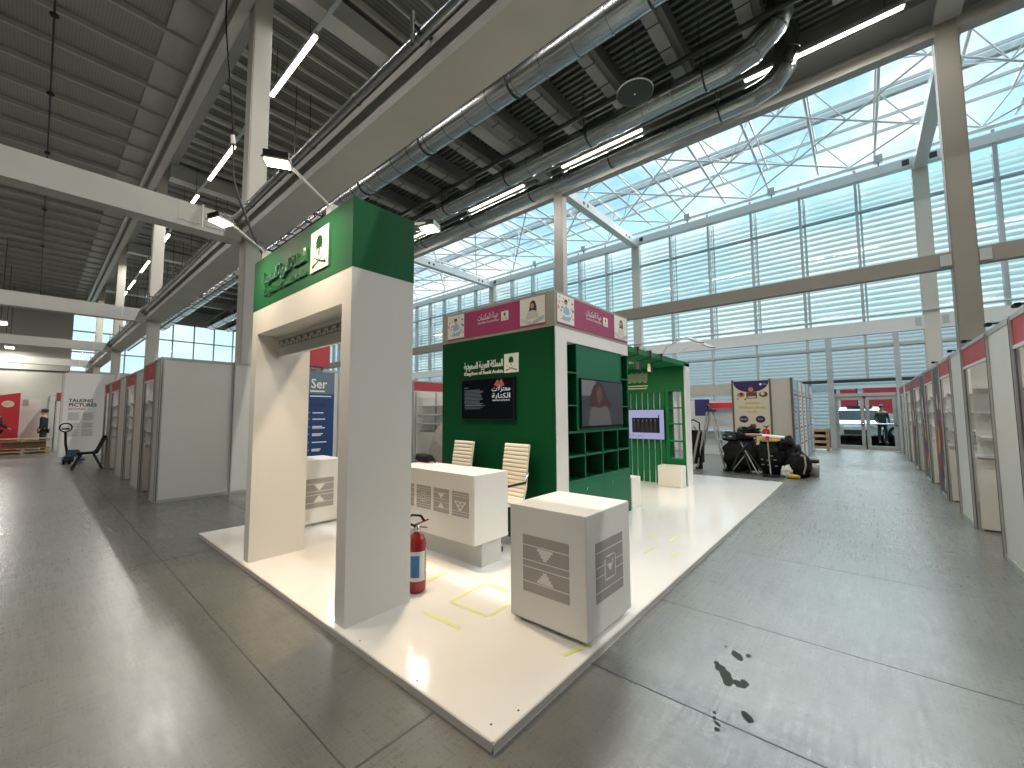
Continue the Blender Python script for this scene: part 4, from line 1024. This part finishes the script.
# ------------------------------------------------------------ right background booth with children's book banner
t = thing('exhibition_booth', 'blank grey booth wall with a side run of printed panels', 'booth', (13.5, 2.2, 0))
mb = MB().box(13.5, 13.53, 1.46, 2.9, .03, 2.40, PANELW); mb.build('wall_panel', None, t)
for y in (1.44, 1.95, 2.9): MB().box(13.47, 13.55, y-.025, y+.025, 0, 2.42, ALUD).build('post', None, t)
mb = MB()
for k in range(5):
    xa = 13.6+k*1.15; MB().box(xa+.02, xa+1.1, 1.44, 1.455, .03, 2.40, [LBLUE, PANEL, PANEL, LBLUE, PANEL][k]).build('side_panel', None, t); MB().box(xa-.03, xa+.03, 1.41, 1.48, 0, 2.42, ALU).build('post', None, t)
    for q in range(14): mb.box(xa+.15, xa+.95-.1*(q % 3), 1.436, 1.4395, .5+q*.12, .55+q*.12, GREY if q % 4 else MAG)
mb.build('panel_print', None, t)
mb = MB().box(13.5, 13.54, 2.92, 7.0, 2.0, 2.30, PANELW); mb.build('fascia', None, t)
for y in (4.5, 6.9): MB().box(13.48, 13.54, y-.03, y+.03, 0, 2.3, ALU).build('post', None, t)
MB().box(16.5, 16.54, 2.9, 7.5, 0, 1.9, PANEL).build('inner_wall', None, t)
MB().box(16.2, 16.4, 2.9, 4.6, 1.62, 1.82, REDL).build('red_signboard', None, t)
MB().box(15.6, 16.0, 2.95, 4.4, .0, .8, WSTEEL).box(15.5, 16.05, 2.9, 4.45, .8, .84, LBLUE).build('counter', None, t)
MB().box(15.9, 15.93, 4.2, 4.7, 1.35, 1.95, NAVY).build('poster', None, t)
bn = thing('banner', "tall cream banner with a violet top advertising children's books", 'banner', (13.46, 2.42, 0))
F = FX(13.468, 2.87, .05); a = MB(); a.rect2(F, 0, .90, 0, 2.33, 0, CREAM, .008)
a.poly2(F, [(.0, 2.33)]+[(.45-.45*math.cos(i*PI/12), 2.30-.30*math.sin(i*PI/12)) for i in range(13)]+[(.90, 2.33)], .001, NAVY); a.build('banner_cloth', None, bn)
a = MB()
def disc(x, y, r, m, off=.002, k=14, sy=1.): a.poly2(F, [(x+r*math.cos(i*2*PI/k), y+r*sy*math.sin(i*2*PI/k)) for i in range(k)], off, m)
disc(.70, 2.22, .035, WHITE); a.text(F, '2024', .76, 2.2, .05, .002, WHITE); disc(.45, 2.08, .07, ORANGE, .002, 10)
disc(.19, 1.93, .10, ORANGE, sy=.7); disc(.20, 1.95, .05, BROWN, .003); disc(.76, 1.93, .11, BROWN, sy=.7); disc(.74, 1.95, .05, CREAM, .003)
a.rect2(F, .33, .60, 1.82, 2.0, .002, BROWN); a.rect2(F, .36, .57, 1.84, 1.88, .003, CREAM); disc(.10, 1.82, .02, INK); disc(.30, 1.80, .025, INK)
a.text(F, "Children's Books", .46, 1.52, .12, .002, YEL, 0, 'CENTER', .68, .008); a.text(F, 'Guide', .46, 1.41, .10, .002, YEL, 0, 'CENTER', None, .008); a.rect2(F, .28, .65, 1.67, 1.70, .002, YEL)
disc(.24, 1.22, .12, NAVY, sy=.85); disc(.66, 1.22, .12, NAVY, sy=.85); a.text(F, 'BOOKS', .24, 1.20, .06, .003, WHITE, 0, 'CENTER', .17); a.text(F, 'FUN', .66, 1.20, .06, .003, WHITE, 0, 'CENTER')
disc(.18, .93, .11, RED, sy=.8); disc(.18, .95, .06, CREAM, .003); a.rect2(F, .40, .54, .55, 1.08, .002, BROWN)
for q in range(6): a.rect2(F, .42, .52, .58+q*.08, .61+q*.08, .003, CREAM)
disc(.78, .86, .10, REDL); a.poly2(F, [(.70, 1.06), (.80, 1.02), (.88, 1.08), (.80, .96)], .003, INK); a.rect2(F, .77, .80, .5, .9, .0035, ORANGE)
a.build('banner_print', None, bn)

# ------------------------------------------------------------ pile of gear in front of it
def bag(name, label, cat, c, size, seed, m=BLACK, amp=.5, pw=.8):
    t = thing(name, label, cat, (c[0], c[1], c[2]-size[2])); MB().blob(c, size, m, pw, seed, amp*1.5, 34, True, 3.4).build('bag_body', None, t); return t
q = bag('trolley_bag', 'large slumped black bag at the left of the gear pile', 'bag', (11.55, 2.35, .40), (.28, .36, .40), 1, amp=.3)
MB().tube([(11.25, 2.5, .1), (11.22, 2.35, .45), (11.25, 2.15, .72)], .02, 6, DARK).build('handle', None, q)
MB().bar((11.22, 2.48, .06), (11.22, 2.22, .42), .03, .02, GREY).build('strap', None, q)
for y in (2.15, 2.6): MB().tube([(11.3, y, .05), (11.3, y+.05, .05)], .05, 12, BLACK).build('wheel', None, q)
q = bag('coat', 'black coat thrown over the left bag of the pile', 'coat', (11.6, 2.42, .86), (.24, .30, .12), 9, amp=.35)
q = bag('backpack', 'black backpack topped with a grey cap on the gear pile', 'backpack', (11.75, 2.2, 1.0), (.20, .22, .10), 4)
q = bag('cardboard_flap', 'brown flattened bag lying on top of the gear pile', 'bag', (11.52, 2.05, .92), (.12, .26, .03), 5, mat('kraft', (.35, .24, .12), .7), .1)
q = bag('trolley_bag', 'black studded bag in the middle of the gear pile behind a pole', 'bag', (11.55, 1.72, .38), (.27, .30, .38), 2, amp=.25)
for (y, z) in ((1.85, .36), (1.74, .34), (1.60, .36), (1.85, .24), (1.72, .24), (1.58, .22), (1.66, .45)): MB().box(11.26, 11.275, y-.03, y+.03, z-.012, z+.012, GREY).build('buckle', None, q)
q = bag('trolley_bag', 'tall black bag at the right of the gear pile', 'bag', (11.70, 1.40, .42), (.25, .22, .42), 6, amp=.25)
q = bag('yellow_bundle', 'yellow strap bundle on top of the black studded bag', 'bundle', (11.45, 1.70, .80), (.08, .22, .035), 8, YEL, .2)
tb = thing('rolled_poster', 'white rolled tube lying on the yellow bundle', 'tube', (11.45, 1.62, .86)); MB().tube([(11.42, 1.86, .90), (11.50, 1.42, .86)], .05, 14, WHITE).build('paper_roll', None, tb)
q = bag('backpack', 'rounded black backpack slumped at the right end of the pile', 'backpack', (11.35, 1.16, .27), (.22, .22, .27), 3, amp=.2)
MB().tube([(11.13, 1.05, .1), (11.10, 1.0, .3), (11.15, 1.02, .48), (11.25, 1.1, .5)], .018, 6, GREY).build('strap', None, q)
q = bag('paper_bag', 'crumpled white plastic bag beside the right backpack', 'plastic bag', (11.12, 1.36, .12), (.08, .10, .12), 7, WHITE, .4)
q = bag('yellow_pouch', 'small yellow pouch on the floor before the backpack', 'pouch', (11.0, 1.22, .045), (.06, .11, .045), 11, YEL, .2)
bk = thing('waste_bin', 'small grey bin at the far right of the gear pile', 'bin', (11.75, .92, 0)); MB().lathe([(.10, 0), (.13, .30), (.12, .30), (.095, .02)], (11.75, .92, 0), 16, ALU).build('bucket', None, bk)
MB().blob((11.75, .92, .34), (.12, .12, .06), DARK, .8, 2, .3).build('bin_liner', None, bk)
pp = thing('barrier_post', 'slim silver post on a round black base before the gear pile', 'post', (11.05, 1.66, 0))
MB().lathe([(.17, 0), (.17, .02), (.05, .045), (.02, .05)], (11.05, 1.66, 0), 24, BLACK).build('base', None, pp); MB().tube([(11.05, 1.66, .04), (11.09, 1.70, .82)], .02, 10, CHROME).build('pole', None, pp)
MB().tube([(11.09, 1.70, .82), (11.09, 1.70, .92)], .035, 12, REDL).build('belt_head', None, pp)
q = thing('equipment_case', 'small dark case wedged on the left bag of the pile', 'case', (11.4, 2.5, .8)); MB().box(11.3, 11.55, 2.42, 2.62, .80, .93, DARK).build('body', None, q, bevel=.01); MB().box(11.28, 11.3, 2.49, 2.56, .86, .89, ALU).build('latch', None, q)
q = thing('tripod', 'folded black tripod leaning on the left bag', 'tripod', (11.2, 2.0, 0))
for k in range(3): MB().tube([(11.1+.03*k, 2.05-.12*k, .02), (11.35, 2.32, .75)], .014, 6, GSTEEL if k == 1 else DARK).build('leg', None, q)
q = bag('camera_bag', 'small black shoulder bag hanging off the top right of the pile', 'bag', (11.5, 1.42, .72), (.12, .14, .12), 14)
# ladder
ld = thing('step_ladder', 'aluminium A-frame ladder left of the gear pile', 'ladder', (11.8, 3.1, 0)); hy = 3.13
ft = [(11.42, 2.70), (11.85, 2.72), (11.42, 3.36), (11.85, 3.40)]; tops = [(11.52, 3.02, 1.5), (11.78, 3.02, 1.5), (11.52, 3.10, 1.5), (11.78, 3.10, 1.5)]
for (fx, fy), tp_ in zip(ft, tops): MB().bar((fx, fy, .03), tp_, .03, .075, ALU, up=(1, 0, 0)).build('rail', None, ld); MB().box(fx-.03, fx+.03, fy-.045, fy+.045, 0, .06, BLACK).build('foot', None, ld)
for k in range(5):
    f = (k+.7)/5.5; a = V((*ft[0], .03)).lerp(V(tops[0]), f); b = V((*ft[1], .03)).lerp(V(tops[1]), f); MB().bar(a, b, .09, .03, ALU).build('step', None, ld)
for k in (1, 3): 
    f = (k+.7)/5.5; a = V((*ft[2], .03)).lerp(V(tops[2]), f); b = V((*ft[3], .03)).lerp(V(tops[3]), f); MB().bar(a, b, .03, .03, ALU).build('brace', None, ld)
MB().box(11.48, 11.82, 2.96, 3.16, 1.49, 1.55, DARK).build('top_cap', None, ld)
MB().tube([(11.5, 2.98, 1.55), (11.55, 3.08, 1.66), (11.62, 3.14, 1.55)], .02, 6, DARK).build('hook', None, ld)
# cleaning trolley with hoses
vc = thing('cleaning_machine', 'black upright cleaning machine with grey hoses beside the ladder', 'cleaning machine', (11.5, 3.5, 0))
MB().box(11.4, 11.7, 3.25, 3.62, .12, 1.0, BLACK).build('body', None, vc, bevel=.04, seg=3)
MB().tube([(11.35, 3.62, .2), (11.3, 3.6, .7), (11.35, 3.5, 1.0), (11.4, 3.42, 1.12), (11.5, 3.35, .95)], .03, 8, GREY).build('hose', None, vc)
MB().tube([(11.33, 3.44, .15), (11.35, 3.36, .6), (11.42, 3.28, 1.0)], .03, 8, GREY).build('hose', None, vc)
MB().tube([(11.5, 3.6, .95), (11.5, 3.6, 1.22), (11.5, 3.45, 1.28), (11.5, 3.3, 1.2), (11.5, 3.3, .95)], .02, 8, BLACK).build('handle', None, vc)
for y in (3.28, 3.58): MB().tube([(11.45, y-.025, .07), (11.45, y+.025, .07)], .07, 14, BLACK).build('wheel', None, vc)
MB().box(11.33, 11.42, 3.42, 3.60, .14, .3, YEL).build('battery', None, vc, bevel=.01)

# ------------------------------------------------------------ far left group
tw = thing('text_wall', 'tall white wall panel reading TALKING PICTURES', 'exhibition wall', (1.1, 22, 0))
MB().box(.66, 1.95, 22, 22.35, 0, 3.05, WHITEL).build('wall_panel', None, tw); MB().box(.60, .66, 22, 22.35, 0, 3.0, PANELW).build('side_board', None, tw)
F = FY(.66, 21.998, 0); a = MB(); a.text(F, 'TALKING', .13, 1.98, .17, .002, INK, 0, 'LEFT', .62, .025); a.text(F, 'PICTURES', .13, 1.82, .17, .002, INK, 0, 'LEFT', .72, .025); a.text(F, 'ESTONIA', .13, 1.69, .10, .002, RED, 0, 'LEFT', .44, .012)
for c0 in (.13, .50):
    for k in range(26):
        if k in (9, 10, 17): continue
        a.rect2(F, c0, c0+.32-.03*(k % 3), 1.58-k*.034, 1.594-k*.034, .002, GREY)
a.build('wall_lettering', None, tw)
pj = thing('pallet_jack', 'blue pallet jack parked before the white text wall', 'pallet jack', (.75, 18.6, 0))
MB().tube([(.72, 18.55, .28), (.66, 18.5, .62), (.64, 18.45, .98)], .03, 8, BLACK).build('shaft', None, pj)
MB().tube([(.64+.13*math.sin(k*2*PI/14), 18.44, 1.12+.13*math.cos(k*2*PI/14)) for k in range(15)], .018, 6, BLACK).bar((.56, 18.44, 1.08), (.72, 18.44, 1.08), .03, .05, BLACK).build('handle_loop', None, pj)
MB().box(.68, .98, 18.5, 18.75, .22, .43, mat('jack_blue', (.05, .12, .19), .5)).box(.62, .86, 18.42, 18.6, .05, .26, DARK).build('pump_body', None, pj, bevel=.03)
for s in (0, .33): MB().box(.62+s, .78+s, 18.75, 19.85, .07, .12, MATS['jack_blue']).build('fork', None, pj)
for x in (.62, .74): MB().tube([(x, 18.5, .09), (x+.05, 18.5, .09)], .09, 16, BLACK).build('wheel', None, pj)
ch = thing('visitor_chair', 'black plastic visitor chair standing in the left aisle', 'chair', (.98, 16.4, 0))
ch_n = len(bpy.data.objects)
MB().box(.80, 1.20, 16.2, 16.62, .42, .47, BLACK).build('seat', None, ch, bevel=.012)
MB().add([(1.16, 16.2, .47), (1.16, 16.62, .47), (1.31, 16.60, .92), (1.31, 16.22, .92), (1.21, 16.2, .45), (1.21, 16.62, .45), (1.36, 16.60, .90), (1.36, 16.22, .90)], [(0, 1, 2, 3), (7, 6, 5, 4), (0, 4, 5, 1), (1, 5, 6, 2), (2, 6, 7, 3), (3, 7, 4, 0)], BLACK).build('backrest', None, ch)
for y in (16.18, 16.64):
    MB().tube([(.72, y, .01), (.90, y, .44)], .02, 6, DARK).build('leg', None, ch); MB().tube([(1.30, y, .01), (1.12, y, .44), (1.22, y, .55), (1.33, y, .84)], .02, 6, DARK).build('leg', None, ch)
def pallet(label, x, y, z, w, l, name='wooden_pallet', group=None):
    t = thing(name, label, 'pallet', (x+w/2, y+l/2, z), group)
    for k in range(3):
        yy = y+k*(l-.10)/2; mb = MB()
        for xx in (x, x+w/2-.05, x+w-.1): MB().box(xx, xx+.1, yy, yy+.1, z+.022, z+.1, WOOD).build('block', None, t)
        pass; MB().box(x, x+w, yy, yy+.1, z, z+.022, WOOD).build('runner', None, t)
    n = 6
    for k in range(n): MB().box(x, x+w, y+k*(l-.1)/(n-1), y+k*(l-.1)/(n-1)+.1, z+.1, z+.122, WOOD).build('deck_board', None, t)
pallet('wooden pallet on the floor at the far left, lowest of its stack', -.95, 24.4, 0, 1.4, 1.0)
pallet('wooden pallet in the middle of the far left stack', -.90, 24.45, .122, 1.35, .95)
q = thing('cardboard_sheets', 'pile of dark boards lying in the far left pallet stack', 'boards', (-.2, 24.8, .245)); MB().box(-.75, .35, 24.5, 25.3, .246, .48, BROWN).build('board_stack', None, q)
pallet('wooden pallet lying on top of the dark boards at far left', -.95, 24.45, .482, 1.4, .95)
rw = thing('red_booth_wall', 'tilted red booth wall with a pale oval logo at far left', 'booth wall', (-1.2, 27, 0))
MB().add([(-2.4, 27, 0), (-.42, 27, 0), (-.42, 27, 2.46), (-2.4, 27, 2.0), (-2.4, 27.1, 0), (-.42, 27.1, 0), (-.42, 27.1, 2.46), (-2.4, 27.1, 2.0)], [(0, 1, 2, 3), (7, 6, 5, 4), (0, 4, 5, 1), (1, 5, 6, 2), (2, 6, 7, 3), (3, 7, 4, 0)], REDL).build('wall_panel', None, rw)
F = FY(-2.4, 26.999, 0); a = MB(); a.poly2(F, [(1.66+.17*math.cos(i*PI/8), 1.98+.14*math.sin(i*PI/8)) for i in range(16)], .002, CREAM); a.text(F, 'EST', 1.55, 1.94, .1, .003, REDL); a.build('oval_logo', None, rw)
bw = thing('booth_wall', 'white lit booth panel beside the red wall at far left', 'booth wall', (-.1, 28, 0)); MB().box(-.42, .18, 28, 28.06, 0, 2.2, WHITE).build('wall_panel', None, bw)
MB().box(-.36, -.20, 27.97, 27.99, 1.95, 2.2, GREY).build('small_sign', None, bw)
for k, (x0_, m, z1) in enumerate(((.36, PANEL, 2.3), (.58, RED, 2.45))):
    b = thing('exhibition_booth', ['pale booth front post frame right of the far person', 'red topped booth front beside the white text wall'][k], 'booth wall', (x0_+.1, 26, 0))
    MB().box(x0_, x0_+.18, 25.8, 27.8, 0, 2.1, PANEL).build('wall_panel', None, b); MB().box(x0_, x0_+.19, 25.78, 27.8, 2.1, z1, m).build('fascia', None, b)
    for y in (25.78, 26.8): MB().box(x0_-.02, x0_+.02, y, y+.04, 0, z1, ALU).build('post', None, b)

# ------------------------------------------------------------ people
def person(label, loc, rz, top, bottom, pose=0, hair=INK, skinm=SKIN):
    t = thing('person', label, 'person', loc, rz=rz)
    def skinned(name, vs, es, rad, m, root=0, sub=1):
        me = bpy.data.meshes.new(name); me.from_pydata(vs, es, []); me.materials.append(m)
        o = bpy.data.objects.new(name, me); COL.objects.link(o); o.parent = t
        md = o.modifiers.new('Skin', 'SKIN'); md.use_smooth_shade = True
        me.skin_vertices[0].data[root].use_root = True
        for i, r in enumerate(rad): me.skin_vertices[0].data[i].radius = (r, r*.85) if not isinstance(r, tuple) else r
        s = o.modifiers.new('Subdivision', 'SUBSURF'); s.levels = sub; s.render_levels = sub
        return o
    fw = .10 if pose else .02
    vs = [(0, 0, .95), (0, 0, 1.12), (0, .0, 1.30), (0, 0, 1.44), (0, .0, 1.52), (0, .02, 1.62), (0, .01, 1.70),
          (.17, 0, 1.40), (.23, .02, 1.14), (.20, .10+fw*1.4, .98), (.17, .16+fw*2, .93), (-.17, 0, 1.40), (-.23, .0, 1.14), (-.22, .07+fw, .92), (-.21, .09+fw, .84),
          (.09, 0, .88), (.11, .02, .50), (.12, -.01, .10), (.12, .13, .04), (-.09, 0, .88), (-.11, .02-fw*.3, .50), (-.12, -.02-fw*.3, .10), (-.12, .12-fw*.3, .04)]
    es = [(0, 1), (1, 2), (2, 3), (3, 4), (4, 5), (5, 6), (3, 7), (7, 8), (8, 9), (9, 10), (3, 11), (11, 12), (12, 13), (13, 14), (0, 15), (15, 16), (16, 17), (17, 18), (0, 19), (19, 20), (20, 21), (21, 22)]
    rad = [(.15, .11), (.14, .10), (.17, .11), (.12, .09), .052, (.085, .10), (.075, .085), .065, .045, .034, .04, .065, .045, .034, .04, .085, .06, .042, .045, .085, .06, .042, .045]
    skinned('body', vs, es, rad, skinm)
    skinned('jacket', [(0, 0, .90), (0, 0, 1.12), (0, 0, 1.32), (0, 0, 1.44), (.175, 0, 1.40), (.235, .02, 1.14), (.205, .10+fw*1.3, 1.0), (-.175, 0, 1.40), (-.235, 0, 1.14), (-.225, .06+fw, .95)],
            [(0, 1), (1, 2), (2, 3), (3, 4), (4, 5), (5, 6), (3, 7), (7, 8), (8, 9)], [(.18, .14), (.17, .13), (.19, .135), (.13, .10), .078, .06, .05, .078, .06, .05], top, 1)
    skinned('trousers', [(0, 0, .95), (.095, 0, .86), (.115, .02, .50), (.12, -.01, .10), (-.095, 0, .86), (-.115, .02-fw*.3, .50), (-.12, -.02-fw*.3, .10)], [(0, 1), (1, 2), (2, 3), (0, 4), (4, 5), (5, 6)], [(.155, .12), .10, .075, .06, .10, .075, .06], bottom)
    for s in (-1, 1):
        MB().blob((s*.12, .05, .045), (.055, .15, .045), BLACK, .8, 1, .05, 12).build('shoe', None, t, local=True)
    MB().blob((0, -.01, 1.69), (.095, .11, .085), hair, .9, 2, .08, 16, False).build('hair', None, t, local=True)
    MB().blob((0, .115, 1.62), (.016, .022, .025), skinm, 1, 1, 0, 8, False).build('nose', None, t, local=True)
    for s in (-1, 1): MB().blob((s*.033, .10, 1.645), (.012, .01, .008), INK, 1, 1, 0, 8, False).build('eye', None, t, local=True)
    return t
DCL = mat('dark_cloth', (.015, .017, .022), .8); GCL = mat('dark_green_cloth', (.02, .045, .035), .8); JN = mat('denim', (.03, .05, .09), .8)
person('person in dark clothes standing by the far left booths', (.27, 25.6, 0), math.radians(80), DCL, DCL)
person('person in dark clothes leaning at the left picture edge', (-.98, 25.95, 0), math.radians(-60), DCL, DCL, 1)
person('person in dark green jacket walking outside the exit door', (25.0, -.66, 0), math.radians(100), GCL, DCL, 1)
person('person in dark clothes standing outside left of the exit', (24., 2.35, 0), math.radians(60), DCL, JN)

# ------------------------------------------------------------ outside
struct('ground_outside', MB().box(FAC+.3, 120, -80, 120, -.1, .0, mat('pale_paving', (.5, .5, .5), .8, var=.1)), None, 'pale paved yard outside the facade', 'paving')
ob = thing('building', 'long white ribbed building across the yard outside', 'building', (44, 10, 0))
mb = MB().box(44, 60, -60, 100, 0, 8.8, mat('cladding', (.95, .92, .90), .6))
for k in range(28): mb.box(43.94, 44, -60, 100, .3+k*.3, .42+k*.3, mat('cladding_rib', (.78, .76, .75), .6))
mb.build('wall', None, ob); MB().box(43.9, 44.02, -60, 100, 3.2, 3.8, mat('window_band', (.50, .55, .58), .3)).build('window_band', None, ob)
fe_ = thing('red_hoarding', 'red hoarding with white stripe standing outside the exit', 'hoarding', (33, 0, 0))
MB().box(33, 33.1, -2.4, -.1, 1.35, 2.9, REDL).box(33, 33.1, .2, 1.0, 1.6, 2.85, REDL).build('red_board', None, fe_); MB().box(33, 33.1, -2.4, 1.4, 2.9, 3.1, WHITE).box(33, 33.1, -2.4, 1.4, 1.1, 1.35, WHITE).build('white_stripe', None, fe_)
for y in (-2.1, -.9, .15, 1.2): MB().box(33.1, 33.2, y, y+.1, 0, 2.9, DARK).build('post', None, fe_)
def car(label, x, y, rz, paint, name='car', low=0):
    t = thing(name, label, 'car', (x, y, 0), rz=rz)
    # side profile in xz, extruded in y
    prof = [(-2.1, .35), (-2.15, .75), (-1.95, 1.0), (-1.75, 1.55), (-.2, 1.66), (.75, 1.5), (1.25, 1.05), (2.05, .92), (2.18, .7), (2.15, .35)]
    def ext(pf, w, m, ins=0):
        mb = MB(); n = len(pf); vs = [(a, -w, b) for a, b in pf]+[(a, w, b) for a, b in pf]
        mb.add(vs, [tuple(reversed(range(n))), tuple(range(n, 2*n))]+[(i, (i+1) % n, (i+1) % n+n, i+n) for i in range(n)], m); return mb
    ext([(-2.1, .35), (-2.15, .75), (-1.95, 1.0), (1.25, 1.05), (2.05, .92), (2.18, .7), (2.15, .35)], .88, paint).build('body', None, t, local=True, bevel=.05)
    ext([(-1.93, 1.0), (-1.75, 1.53), (-.2, 1.62), (.70, 1.5), (1.22, 1.03)], .76, mat('car_glass', (.02, .03, .035), .1)).build('windows', None, t, local=True, bevel=.03)
    ext([(-1.76, 1.54), (-.2, 1.63), (.68, 1.52), (-.2, 1.70), (-1.70, 1.60)], .77, paint).build('roof', None, t, local=True)
    for sx in (-1.35, 1.35):
        for sy in (-.82, .82):
            MB().tube([(sx, sy-.1, .33), (sx, sy+.1, .33)], .33, 20, BLACK).tube([(sx, sy-.105, .33), (sx, sy+.105, .33)], .19, 14, ALU).build('wheel', None, t, local=True)
    for sy in (-.65, .65): MB().box(2.12, 2.19, sy-.16, sy+.16, .68, .82, CHROME).build('headlight', None, t, local=True)
    MB().box(-1.5, .3, -.5, .5, 1.68, 1.76, DARK).build('roof_box', None, t, local=True)
    MB().box(2.14, 2.20, -.45, .45, .42, .62, DARK).build('grille', None, t, local=True)
car('white car with a dark roof box parked outside the exit', 27.2, .10, math.radians(176), mat('white_paint', (.8, .8, .8), .25))
car('pale grey car parked beyond the person outside the exit', 31., -2.6, math.radians(95), mat('silver_paint', (.5, .52, .54), .25, .3))
car('dark blue car parked outside left of the exit', 29., 3.6, math.radians(190), mat('blue_paint', (.01, .03, .06), .25))
for q, (yy) in enumerate((1.0, 1.9)): pass
# pallet leaning beside the exit
pb = thing('wooden_pallet', 'upright wooden pallet leaning beside the exit door', 'pallet', (19.8, 1.4, 0))
for k in range(4): MB().box(19.8, 19.82, .98, 2.05, .05+k*.22, .15+k*.22, WOOD).build('deck_board', None, pb)
for y in (1.0, 1.47, 1.94): MB().box(19.82, 19.9, y, y+.1, 0, .84, WOOD).build('runner', None, pb)
# wet stains on the floor
def stain(label, blobs):
    mb = MB(); m = MATS.get('wet') or mat('wet', (.02, .035, .026), .5, spec=.1)
    for j, (x, y, rx, ry, a) in enumerate(blobs):
        n = 18; pts = []
        for i in range(n):
            th = 2*PI*i/n; k = 1+.25*noise.noise(V((math.cos(th)*1.5+x*7, math.sin(th)*1.5+y*7, j)))
            px, py = rx*k*math.cos(th), ry*k*math.sin(th); pts.append((x+px*math.cos(a)-py*math.sin(a), y+px*math.sin(a)+py*math.cos(a), .0012+.0002*j))
        mb.add(pts, [tuple(range(n))], m)
    o = mb.build('wet_stain'); tag(o, label, 'stain', kind='stuff' if len(blobs) < 6 else None)
stain('forked dark wet stain on the concrete right of the platform', [(2.66, .70, .035, .03, 0), (2.62, .665, .05, .03, .5), (2.57, .64, .055, .028, .2), (2.575, .59, .04, .025, 1.2), (2.60, .565, .03, .02, .3), (2.70, .73, .02, .014, .2)])
stain('small dark wet stain behind the forked one', [(2.86, .655, .05, .028, .6), (2.90, .60, .022, .014, .1), (2.92, .73, .012, .01, 0)])
stain('scatter of dark drips near the bottom of the aisle', [(2.22, .62, .012, .008, 0), (2.19, .60, .02, .009, 1), (2.15, .59, .012, .012, 0), (2.26, .63, .01, .008, 0), (2.33, .50, .04, .02, .7)])

# ------------------------------------------------------------ sky
wd = bpy.data.worlds.new('sky'); S.world = wd; wd.use_nodes = True; nt = wd.node_tree; L = nt.links; bgn = nt.nodes['Background']
tc = nt.nodes.new('ShaderNodeTexCoord'); sx = nt.nodes.new('ShaderNodeSeparateXYZ'); L.new(tc.outputs['Generated'], sx.inputs[0])
r = nt.nodes.new('ShaderNodeValToRGB'); L.new(sx.outputs['Z'], r.inputs[0]); e = r.color_ramp.elements
e[0].position = .0; e[0].color = (.52, .60, .63, 1); e[1].position = .8; e[1].color = (.20, .42, .60, 1); q = r.color_ramp.elements.new(.35); q.color = (.34, .58, .70, 1)
mp_ = nt.nodes.new('ShaderNodeMapping'); mp_.inputs['Scale'].default_value = (1, 1, 1.8); L.new(tc.outputs['Generated'], mp_.inputs[0])
nn = nt.nodes.new('ShaderNodeTexNoise'); nn.inputs['Scale'].default_value = 3.4; nn.inputs['Detail'].default_value = 8; nn.inputs['Roughness'].default_value = .6; L.new(mp_.outputs[0], nn.inputs['Vector'])
cr = nt.nodes.new('ShaderNodeValToRGB'); cr.color_ramp.elements[0].position = .44; cr.color_ramp.elements[1].position = .60; L.new(nn.outputs['Fac'], cr.inputs[0])
mx = nt.nodes.new('ShaderNodeMix'); mx.data_type = 'RGBA'; mx.inputs[7].default_value = (.66, .70, .72, 1); L.new(cr.outputs[0], mx.inputs[0]); L.new(r.outputs[0], mx.inputs[6])
L.new(mx.outputs[2], bgn.inputs['Color']); bgn.inputs['Strength'].default_value = 1.25

su = bpy.data.lights.new('hazy_sun', 'SUN'); su.energy = 5.5; su.angle = math.radians(70); su.color = (.94, .98, 1)
suo = bpy.data.objects.new('hazy_sun', su); COL.objects.link(suo); suo.location = (40, -10, 40); suo.rotation_euler = V((-.62, .18, -.75)).to_track_quat('-Z', 'Y').to_euler()

# ------------------------------------------------------------ camera
cam = bpy.data.cameras.new('camera'); co = bpy.data.objects.new('camera', cam); COL.objects.link(co)
yaw, pitch, roll, f = math.radians(40.56043492), math.radians(4.1034104), math.radians(-.31411917), 407.828
cy, sy_, cp, sp_ = math.cos(yaw), math.sin(yaw), math.cos(pitch), math.sin(pitch)
fwd = V((cy*cp, sy_*cp, sp_)); rt_ = V((sy_, -cy, 0)); up = rt_.cross(fwd)
r2 = rt_*math.cos(roll)+up*math.sin(roll); u2 = -rt_*math.sin(roll)+up*math.cos(roll)
Mc = Matrix((r2, u2, -fwd)).transposed().to_4x4(); Mc.translation = (0, 0, 1.48); co.matrix_world = Mc
cam.sensor_width = 36; cam.sensor_fit = 'HORIZONTAL'; cam.lens = 36*f/1024; cam.clip_end = 400; cam.clip_start = .05
S.camera = co
vs_ = S.view_settings; vs_.view_transform = 'Standard'; vs_.look = 'None'; vs_.exposure = .5; vs_.gamma = 1; vs_.use_curve_mapping = False
cyc = S.cycles; cyc.use_denoising = True; cyc.max_bounces = 8; cyc.diffuse_bounces = 4; cyc.glossy_bounces = 3; cyc.transparent_max_bounces = 16; cyc.caustics_reflective = False; cyc.caustics_refractive = False; cyc.sample_clamp_indirect = 6
cyc.use_light_tree = True
